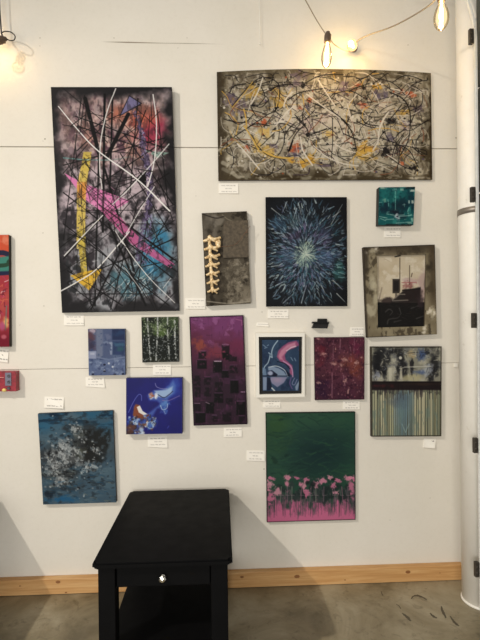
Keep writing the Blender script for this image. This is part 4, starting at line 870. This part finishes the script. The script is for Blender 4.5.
for y in (255, 350, 450):
    c = O1(142, y, -dep-.001); bm = bmesh.new()
    add_lathe(bm, [(0, .0085), (.004, .0085), (.006, .007), (.006, .0045), (.0035, .004), (.0035, 0)], c, (0, -1, 0), 20)
    bm_obj('stud', bm, M_stud, root, False, root.location)
c = O1(68, 482, -dep); bm = bmesh.new(); bmesh.ops.create_uvsphere(bm, u_segments=18, v_segments=12, radius=.0105)
bmesh.ops.scale(bm, verts=bm.verts, vec=(1.15, .7, .9)); bmesh.ops.translate(bm, verts=bm.verts, vec=c); bm_obj('bead', bm, M_bead, root, True, root.location)

# ================================================================== price cards
def card(quad, label, lines=3, tilt=.004, dark=.42, fold=0):
    a = Art(quad, int(quad[0][0]*7+quad[0][1]), 4)
    a.mute = 0; a.fill((242, 237, 227)); a.lay(a.fbm(8)*.5, (238, 232, 220), .6)
    x0, y0 = a.q[0]; ux = (a.q[1]-a.q[0]); uy = (a.q[3]-a.q[0])
    for i in range(lines):
        v = (i+.6)/(lines+.35)+.04; s, e = (.14, .88) if i % 2 == 0 else (.34, .62)
        u = s
        while u < e:      # illegible pen strokes, word by word
            wd = a.uni(.08, .2); n = 7; pts = []
            for k in range(n+1):
                uu = u+wd*k/n; p = a.q[0]+ux*uu+uy*(v+(.05 if k % 2 else -.05)*a.uni(.3, 1)); pts.append(tuple(p))
            a.line(pts, .38, (98, 94, 92), dark, soft=.4); u += wd+.05
    fr = [at(*quad[0], -.002), at(*quad[1], -.002), at(*quad[2], -.002-tilt), at(*quad[3], -.002-tilt*.6)]
    root = empty('price_card', Vector(((fr[2].x+fr[3].x)/2, 0, fr[3].z)))
    tag(root, label, 'price card', 'handwritten price cards on the wall')
    bm = bmesh.new()
    vs = [bm.verts.new(p-root.location+Vector((0, .0004, 0))) for p in fr]+[bm.verts.new(Vector((p.x, -.0003, p.z))-root.location) for p in fr]
    bm.faces.new(vs[:4]); bm.faces.new(vs[7:3:-1]); [bm.faces.new((vs[k], vs[k+4], vs[(k+1) % 4+4], vs[(k+1) % 4])) for k in range(4)]
    bm_obj('card', bm, M_cardback, root)
    paint_front('handwritten_face', a, fr, M_paper, root, 0)
M_cardback, _, _ = mat('card_stock', L(244, 240, 230), .8)
def Q(x0, y0, x1, y1, sk=0, sl=0): return [(x0, y0+sl), (x1, y0), (x1+sk, y1), (x0+sk, y1+sl)]
card(Q(64, 314.6, 83.8, 325.4), 'price card under the lower left corner of the tall charcoal canvas')
card(Q(185.4, 298.2, 205.3, 308.8), 'price card between the tall charcoal canvas and the gilded spine panel')
card(Q(218.8, 183.4, 238.4, 193.4), 'price card under the wide drip panel')
card(Q(384.3, 226.6, 400.6, 237.4), 'price card under the small teal square')
card(Q(267.8, 309.4, 288.5, 318.3), 'price card under the blue burst canvas')
card([(256.8, 322.4), (268, 322.8), (269, 326.6), (256.4, 325.8)], 'tiny blank slip above the white picture frame', 1)
card([(85.6, 377.2), (104.2, 377), (104.8, 387.8), (85.8, 386.4)], 'price card under the small slate blue canvas')
card(Q(153, 364.2, 171, 374.9), 'price card under the birch canvas')
card([(147.6, 436.6), (167.2, 436), (167.6, 447.9), (148, 446.8)], 'price card under the cobalt canvas')
card(Q(223.8, 427.4, 241.8, 436.6, 0, .4), 'price card under the tall magenta canvas')
card(Q(263.2, 399.6, 280.3, 407.6), 'price card under the white picture frame')
card(Q(343, 400.8, 359.7, 409.4), 'price card under the mottled maroon canvas')
card(Q(350.2, 327.2, 363.6, 335.9), 'price card above the maroon canvas at its right corner')
card([(424, 438.2), (436, 438.6), (434.8, 448.3), (423.6, 447.4)], 'price card under the dripping stripes canvas', 2, .012, .8)
card(Q(246.6, 450.8, 264.8, 461, 0, -.4), 'price card at the left side of the green and pink canvas')
card([(44.6, 396.7), (64, 397.4), (63.2, 408.6), (44.2, 407.6)], 'price card above the weathered grey blue canvas', 3, .008, .75)
card([(-9, 346.8), (9, 349), (7.6, 362.6), (-10, 360)], 'price card under the bright canvas at the left edge', 3, .006, .7)

# ================================================================== black wall holder
root = empty('wall_holder', at(320, 329, 0)); root.location.y = 0
tag(root, 'small black plastic holder stuck on the wall above the maroon canvas', 'holder')
def HZ(x, y, Y): return at(255+x/5.33, 300+y/5.33, Y)
def wedge(name, pts, y0, y1, m, slope=0):
    bm = bmesh.new(); f = [bm.verts.new(HZ(x, y, y0-(slope if i > 1 else 0))) for i, (x, y) in enumerate(pts)]
    g = [bm.verts.new(Vector((v.co.x, y1, v.co.z))) for v in f]
    bm.faces.new(f); bm.faces.new(g[::-1]); [bm.faces.new((f[k], g[k], g[(k+1) % 4], f[(k+1) % 4])) for k in range(4)]
    bmesh.ops.recalc_face_normals(bm, faces=bm.faces); bmesh.ops.bevel(bm, geom=bm.edges[:], offset=.0012, segments=2, affect='EDGES')
    bm_obj(name, bm, m, root, False, root.location)
wedge('body', [(318, 118), (394, 118), (386, 152), (306, 150)], -.02, -.001, M_plastic2, .016)
wedge('clip', [(337, 100), (385, 100), (384, 122), (335, 122)], -.026, -.001, M_plastic)
wedge('ledge', [(308, 116), (397, 118), (394, 127), (306, 125)], -.03, -.001, M_plastic)

# ================================================================== room
X_END = 1.5
bm = bmesh.new()
ZS = [0, 1.2205, 2.441, 3.75]
for z0, z1 in zip(ZS, ZS[1:]):
    g = .0022 if z1 == ZS[2] else .0009; g0 = .0022 if z0 == ZS[2] else .0009
    add_box(bm, (-4.2, 0, z0+g0 if z0 else 0), (X_END, .03, z1-g), .0012, 1)
add_box(bm, (-4.2, .012, 0), (X_END, .05, 3.75), mi=1)
def speck(x, y, r, m=2):
    c = at(x, y, 0); q = bmesh.new(); bmesh.ops.create_circle(q, cap_ends=True, segments=10, radius=r)
    for v in q.verts: v.co = Vector((c.x+v.co.x, -.0006, c.z+v.co.y))
    for f in q.faces: f.material_index = m
    merge(bm, q)
for x, y, r in [(40, 38, .004), (40, 46, .003), (114, 38, .004), (45, 139, .006), (43, 141, .003), (178, 48, .003), (187, 38, .003), (44, 306, .004), (43, 233, .004), (408, 45, .004), (264, 469, .005), (20, 325, .003), (430, 498, .003), (424, 260, .003), (456, 138, .006), (262, 312, .004), (196, 196, .003), (120, 470, .003), (390, 520, .003)]: speck(x, y, r*.7)
def scratch(p, q, w):
    a_, b_ = at(*p, 0), at(*q, 0); d = (b_-a_).normalized(); n = Vector((-d.z, 0, d.x))*w
    vs = [bm.verts.new(v+Vector((0, -.0006, 0))) for v in (a_, (a_*2+b_)/3+n, b_, (a_*2+b_)/3-n)]
    f = bm.faces.new(vs); f.material_index = 2
scratch((101, 41.8), (182, 43.6), .0035); scratch((165, 43), (226, 44.3), .0016)
wall = bm_obj('wall_back', bm, [M_wall, M_gap, M_speck]); tag(wall, kind='structure')
bm = bmesh.new(); add_box(bm, (-4.5, -5, -.1), (3, .05, 0))
def stain(pts):
    vs = [bm.verts.new(at_z(x, y, .0008)) for x, y in pts]; f = bm.faces.new(vs); f.material_index = 1
def smear(pts, w):
    """scuffed mark: a ragged ribbon along photo points"""
    P = catmull(pts, 5); A, B = [], []
    for k, p in enumerate(P):
        d = P[min(k+1, len(P)-1)]-P[max(k-1, 0)]; d = d/np.linalg.norm(d); n = np.array([-d[1], d[0]*.7])
        ww = w*math.sin(math.pi*(k+.6)/(len(P)+.2))**.5
        A.append(tuple(p+n*ww*rnd.uniform(.5, 1.25))); B.append(tuple(p-n*ww*rnd.uniform(.5, 1.25)))
    stain(A+B[::-1])
smear([(411, 599), (414, 596), (420, 596), (427, 600)], 1.3)
smear([(402, 613), (407, 617), (411, 621)], 1.6); smear([(441, 606), (443, 612), (446, 618)], 1.3); smear([(450, 616), (454, 622), (459, 626)], 1.5)
smear([(430, 613), (433, 616), (437, 618)], 1.4); smear([(381, 591), (382, 594), (383, 596)], .9); smear([(396, 604), (399, 606), (401, 609)], .6)
floor = bm_obj('floor', bm, [M_floor, M_stain]); tag(floor, kind='structure')
bm = bmesh.new(); add_box(bm, (-4.2, -.038, .002), (1.352, -.0005, .086), .003, 2)
for x, y, r in [(58, 582, .010), (66, 592.5, .005), (297, 576.5, .012), (408, 572, .011), (345, 580, .004), (242, 577, .008), (20, 586, .004), (440, 573, .003)]:
    c = at(x, y, -.0385); q = bmesh.new(); bmesh.ops.create_circle(q, cap_ends=True, segments=14, radius=r)
    for v in q.verts: v.co = Vector((c.x+v.co.x*1.3, -.0386, c.z+v.co.y*.8))
    for f in q.faces: f.material_index = 1
    merge(bm, q)
tag(bm_obj('baseboard_back', bm, [M_pine, M_knot]), kind='structure')

# dark sectional door seen almost edge-on at the right
bm = bmesh.new()
for i in range(6):
    add_box(bm, (1.287, -.8, .02+i*.52), (1.33, -.335, .02+i*.52+.512), .006, 2)
tag(bm_obj('door_1', bm, M_door), kind='structure')

# white round pipe standing in the corner
pc = at_z(482, 600.5, 0); PR = .096
root = empty('standing_pipe', (pc.x, pc.y, 0)); tag(root, 'thick white painted pipe standing in the corner at the right', 'pipe')
bm = bmesh.new(); add_lathe(bm, [(0, 0), (0, PR), (3.7, PR), (3.7, 0)], (0, 0, 0), (0, 0, 1), 64); bm_obj('pipe_body', bm, M_whitepipe, root)
bm = bmesh.new(); add_lathe(bm, [(0, PR), (0, PR+.005), (.007, PR+.005), (.011, PR+.002), (.011, PR)], (0, 0, .001), (0, 0, 1), 64); bm_obj('base_ring', bm, M_whitepipe, root)
zs = at(463, 210.5, pc.y-.04).z
bm = bmesh.new(); add_lathe(bm, [(0, PR), (0, PR+.003), (.03, PR+.003), (.03, PR)], (0, 0, zs-.015), (0, 0, 1), 64)
add_box(bm, (-.05, -PR-.006, zs-.017), (-.03, -PR*.75, zs+.017), .002); tag(bm_obj('strap', bm, M_strap, root), 'grey steel strap')
# galvanised track in front of it
tb = at_z(481.5, 612, 0); ty = -.36
p_hi = at(475.4, 62, ty); p_lo = at(480.6, 520, ty); tx = (p_hi.x+p_lo.x)/2
root = empty('door_track', (tx, ty, 0)); tag(root, 'galvanised steel door track that rises beside the white pipe and curves overhead', 'door track')
zc = at(474, 40, ty).z; R = .52
path = [Vector((0, 0, .03)), Vector((0, 0, zc))]+[Vector((-R+R*math.cos(t), 0, zc+R*math.sin(t))) for t in np.linspace(.08, 1.5708, 16)]
path.append(path[-1]+Vector((-.12, 0, .001)))
prof = [(-.0068, .007), (.0068, .007), (.0068, -.007), (-.0068, -.007)]
bm = bmesh.new(); rings = []
for i, p in enumerate(path):
    t = (path[min(i+1, len(path)-1)]-path[max(i-1, 0)]).normalized(); n = Vector((t.z, 0, -t.x))
    rings.append([bm.verts.new(p+n*a_+Vector((0, b_, 0))) for a_, b_ in prof])
for A, B in zip(rings, rings[1:]):
    for k in range(4): bm.faces.new((A[k], A[(k+1) % 4], B[(k+1) % 4], B[k]))
bm.faces.new(rings[0]); bm.faces.new(rings[-1])
bmesh.ops.recalc_face_normals(bm, faces=bm.faces)
e_ = [e for e in bm.edges if len(e.link_faces) == 2 and e.calc_face_angle() > 1]
bmesh.ops.bevel(bm, geom=e_, offset=.002, segments=2, affect='EDGES'); bm_obj('rail', bm, M_steel, root)
for y0, y1 in [(29, 44), (187, 202), (313, 328), (438, 453), (562, 577)]:
    z1, z0 = at(472, y0, ty).z, at(472, y1, ty).z
    bm = bmesh.new(); add_box(bm, (-.031, -.006, z0), (-.01, .012, z1), .002)
    for zz in (.3, .7): add_lathe(bm, [(0, .006), (.005, .006), (.005, 0)], (-.022, -.006, z0+(z1-z0)*zz), (0, -1, 0), 8)
    tag(bm_obj('bracket', bm, M_bracket, root), 'dark slotted bracket')
bm = bmesh.new(); p0, p1 = at(474.5, 21, ty+.03)-root.location, at(486, 6, ty+.03)-root.location
add_tube(bm, [p0, p1], .006, 6); tag(bm_obj('brace', bm, M_steel, root), 'slanting brace')
# little white clip on the joint
c = at(455.3, 364.8, 0); bm = bmesh.new(); add_box(bm, (c.x-.011, -.012, c.z-.012), (c.x+.009, 0.0005, c.z+.010), .002)
tag(bm_obj('wall_clip', bm, M_whitepipe, None), 'tiny white clip on the lower wall joint beside the white pipe', 'clip')

# ================================================================== end table
ZT, TX0, TX1, TY0, TY1 = .55, -.504, .037, -.795, -.03
def make_table():
    root = empty('end_table', ((TX0+TX1)/2, (TY0+TY1)/2, 0)); W, D = (TX1-TX0)/2, (TY1-TY0)/2
    bm = bmesh.new(); T = .024
    add_box(bm, (-W, -D, ZT-T), (W, D, ZT))
    ve = [e for e in bm.edges if abs(e.verts[0].co.z-e.verts[1].co.z) > .01]; bmesh.ops.bevel(bm, geom=ve, offset=.012, segments=5, affect='EDGES')
    he = [e for e in bm.edges if len(e.link_faces) == 2 and abs(e.verts[0].co.z-e.verts[1].co.z) < 1e-4 and e.calc_face_angle() > .8]
    bmesh.ops.bevel(bm, geom=he, offset=.0055, segments=4, affect='EDGES'); bm_obj('table_top', bm, M_black, root)
    i = .019; lw = .066; zb = ZT-T; ap = .088
    for sx in (-1, 1):
        for sy in (-1, 1):
            x0, x1 = sorted((sx*(W-i), sx*(W-i-lw))); y0, y1 = sorted((sy*(D-i), sy*(D-i-lw)))
            bm = bmesh.new(); add_box(bm, (x0, y0, 0), (x1, y1, zb), .003); bm_obj('leg', bm, M_black, root)
    bm = bmesh.new(); e = i+lw
    for sx in (-1, 1):
        x0, x1 = sorted((sx*(W-i-.012), sx*(W-i-.032))); add_box(bm, (x0, -D+e-.002, zb-ap), (x1, D-e+.002, zb), .002)
    add_box(bm, (-W+e-.002, D-i-.03, zb-ap), (W-e+.002, D-i-.01, zb), .002)
    add_box(bm, (-W+e-.002, -D+i+.03, zb-ap), (W-e+.002, -D+i+.04, zb), .002)
    bm_obj('apron', bm, M_black, root)
    bm = bmesh.new(); add_box(bm, (-W+e+.003, -D+i+.008, zb-ap+.003), (W-e-.003, -D+i+.03, zb-.006), .003); dr = bm_obj('drawer', bm, M_black, root)
    kz = zb-.047; ky = -D+i+.008
    bm = bmesh.new(); add_lathe(bm, [(-.002, .009), (.003, .009), (.005, .006), (.012, .006), (.016, .0125), (.024, .014), (.029, .009), (.031, 0)], (-.001, ky, kz), (0, -1, 0), 8)
    for f in bm.faces: f.smooth = False
    tag(bm_obj('knob', bm, M_chrome, dr), 'faceted silver knob')
    bm = bmesh.new(); add_box(bm, (-W+i+.014, -D+i+.012, .165), (W-i-.014, D-i-.012, .183), .003); bm_obj('shelf', bm, M_black, root)
    return root
table = make_table(); tag(table, 'black wooden end table with a small silver drawer knob, in front of the wall', 'table', 'black end tables')
def dup(root, loc):
    r = root.copy(); COL.objects.link(r); r.location = loc
    for ch in root.children:
        c = ch.copy(); COL.objects.link(c); c.parent = r
        for g in ch.children:
            d = g.copy(); COL.objects.link(d); d.parent = c
    return r
t2 = dup(table, (-1.232-(TX1-TX0)/2, table.location.y, 0))
t2['label'] = 'second black end table just beyond the left edge, shading the baseboard'

# ================================================================== string lights
def add_bulb(root, cap, tip, rs=.0185, rg=.0285, lit=4.0, fil=True):
    """socket starts at cap, glass ends at tip"""
    cap, tip = Vector(cap)-root.location, Vector(tip)-root.location
    ax = (tip-cap); Lg = ax.length; ax.normalize(); sl = .062
    bm = bmesh.new(); add_lathe(bm, [(0, 0), (0, .006), (.004, .011), (.014, .013), (.02, rs), (sl-.004, rs), (sl, rs*.85), (sl, 0)], cap, ax, 20); sk = bm_obj('socket', bm, M_socket, root, True)
    g0 = cap+ax*sl; gl = Lg-sl
    bm = bmesh.new(); add_lathe(bm, [(0, .013), (gl*.12, .016), (gl*.32, rg*.82), (gl*.54, rg), (gl*.66, rg*.98), (gl*.78, rg*.88), (gl*.88, rg*.7), (gl*.95, rg*.46), (gl*.988, rg*.22), (gl, 0)], g0, ax, 28)
    gb = bm_obj('bulb', bm, M_glass, root, True)
    N, B = frame_at(ax); bm = bmesh.new()
    for k in range(4):
        a0 = k*math.pi/2; d0 = N*math.cos(a0)+B*math.sin(a0); d1 = N*math.cos(a0+.8)+B*math.sin(a0+.8)
        add_tube(bm, [g0+ax*gl*.18+d0*.004, g0+ax*gl*.5+d0*.009, g0+ax*gl*.8+d1*.004], .0011, 6)
    add_tube(bm, [g0, g0+ax*gl*.2], .004, 8)
    f = bm_obj('filament', bm, M_fil, root); f.parent = gb
    l = bpy.data.lights.new('bulb_glow', 'POINT'); l.energy = lit; l.color = (1, .69, .32); l.shadow_soft_size = .02
    lo = bpy.data.objects.new('bulb_glow', l); COL.objects.link(lo); lo.location = root.location+g0+ax*gl*.55
def cord(name, pts, r, m, root): 
    bm = bmesh.new(); add_tube(bm, catmull([tuple(Vector(p)-root.location) for p in pts], 8), r, 8); bm_obj(name, bm, m, root, True)
root = empty('string_light', at(351, 50, -.02)); tag(root, 'string of three glowing amber bulbs on a pale cord above the wide drip panel', 'string light')
Y1 = -.15
b1c, b1t = at(328, 31.5, Y1), at(326, 68, Y1-.012)
b2c, b2t = at(354.5, 49.5, -.02), at(351.2, 43.9, -.155)
b3c, b3t = at(441.8, -12, -.52), at(441, 30.5, -.53)
add_bulb(root, b1c, b1t, lit=.3); add_bulb(root, b2c, b2t, lit=1.15); add_bulb(root, b3c, b3t, rg=.034, lit=.4)
cord('cord', [at(286, -36, -.3), at(305.5, 0, -.2), at(316, 19, Y1), at(325.5, 33.5, Y1), at(328, 33.5, Y1+.004)], .0028, M_cord, root)
cord('cord', [at(328.5, 34, Y1+.012), at(332, 42, Y1+.02), at(340, 48, -.1), at(349, 51.3, -.05), at(354.5, 50, -.018)], .0028, M_cord, root)
cord('cord', [at(354.5, 49.5, -.018), at(357.5, 41, -.05), at(370, 34.5, -.12), at(390, 27.5, -.25), at(410, 17.5, -.38), at(432, 3, -.49), b3c], .0034, M_cord, root)
root = empty('string_light', at(2, 34, -.05)); tag(root, 'single lit bulb on a looped black cord at the top left edge', 'string light')
add_bulb(root, at(6.5, 38.5, -.075), at(-16, 45, -.15), rs=.02, lit=.75)
cord('cord', [at(-1.5, -34, -.05), at(-.5, 5, -.05), at(.8, 25, -.05), at(1.5, 33, -.052), at(4, 39, -.068)], .0042, M_blackcord, root)
cord('cord', [at(1.5, 33, -.052), at(5, 31.4, -.06), at(11, 32.2, -.075), at(15, 36, -.085), at(14, 40, -.085), at(10, 40.5, -.08), at(6.5, 38.8, -.076)], .003, M_blackcord, root)
root = empty('hanging_thread', at(260, 44, -.015)); tag(root, 'thin white thread hanging from above, left of the string of bulbs', 'thread')
cord('thread', [at(258.6, -40, -.015), at(259.1, 0, -.015), at(259.6, 22, -.015), at(260, 43, -.015)], .0014, M_string, root)
bm = bmesh.new(); bmesh.ops.create_uvsphere(bm, u_segments=10, v_segments=8, radius=.0045); bm_obj('end_knot', bm, M_string, root, True)

# ================================================================== spot, added front fill and room light
l = bpy.data.lights.new('ceiling_spot', 'SPOT'); l.energy = 570; l.spot_size = math.radians(72); l.spot_blend = 1; l.color = (1, .93, .83); l.shadow_soft_size = .05
lo = bpy.data.objects.new('ceiling_spot', l); COL.objects.link(lo); lo.location = (-3.2, -3.1, 4.1); lo.rotation_euler = Vector((4.5, 3.1, -3.9)).to_track_quat('-Z', 'Y').to_euler()
l = bpy.data.lights.new('added_front_fill', 'AREA'); l.energy = 102; l.color = (1, .975, .925); l.shape = 'RECTANGLE'; l.size = 2.4; l.size_y = 1.7  # unseen area lamp added behind the camera to brighten lower wall and pipe
lo = bpy.data.objects.new('added_front_fill', l); COL.objects.link(lo); lo.location = (-1.1, -5.1, .9); lo.rotation_euler = (math.pi/2, 0, math.radians(-14))
w = bpy.data.worlds.new('room_light'); scene.world = w; w.use_nodes = True
bg = w.node_tree.nodes['Background']; bg.inputs[0].default_value = (1, .965, .9, 1); bg.inputs[1].default_value = .44
scene.view_settings.view_transform = 'Standard'; scene.view_settings.look = 'None'
scene.view_settings.exposure = 0; scene.view_settings.gamma = 1; scene.view_settings.use_curve_mapping = False
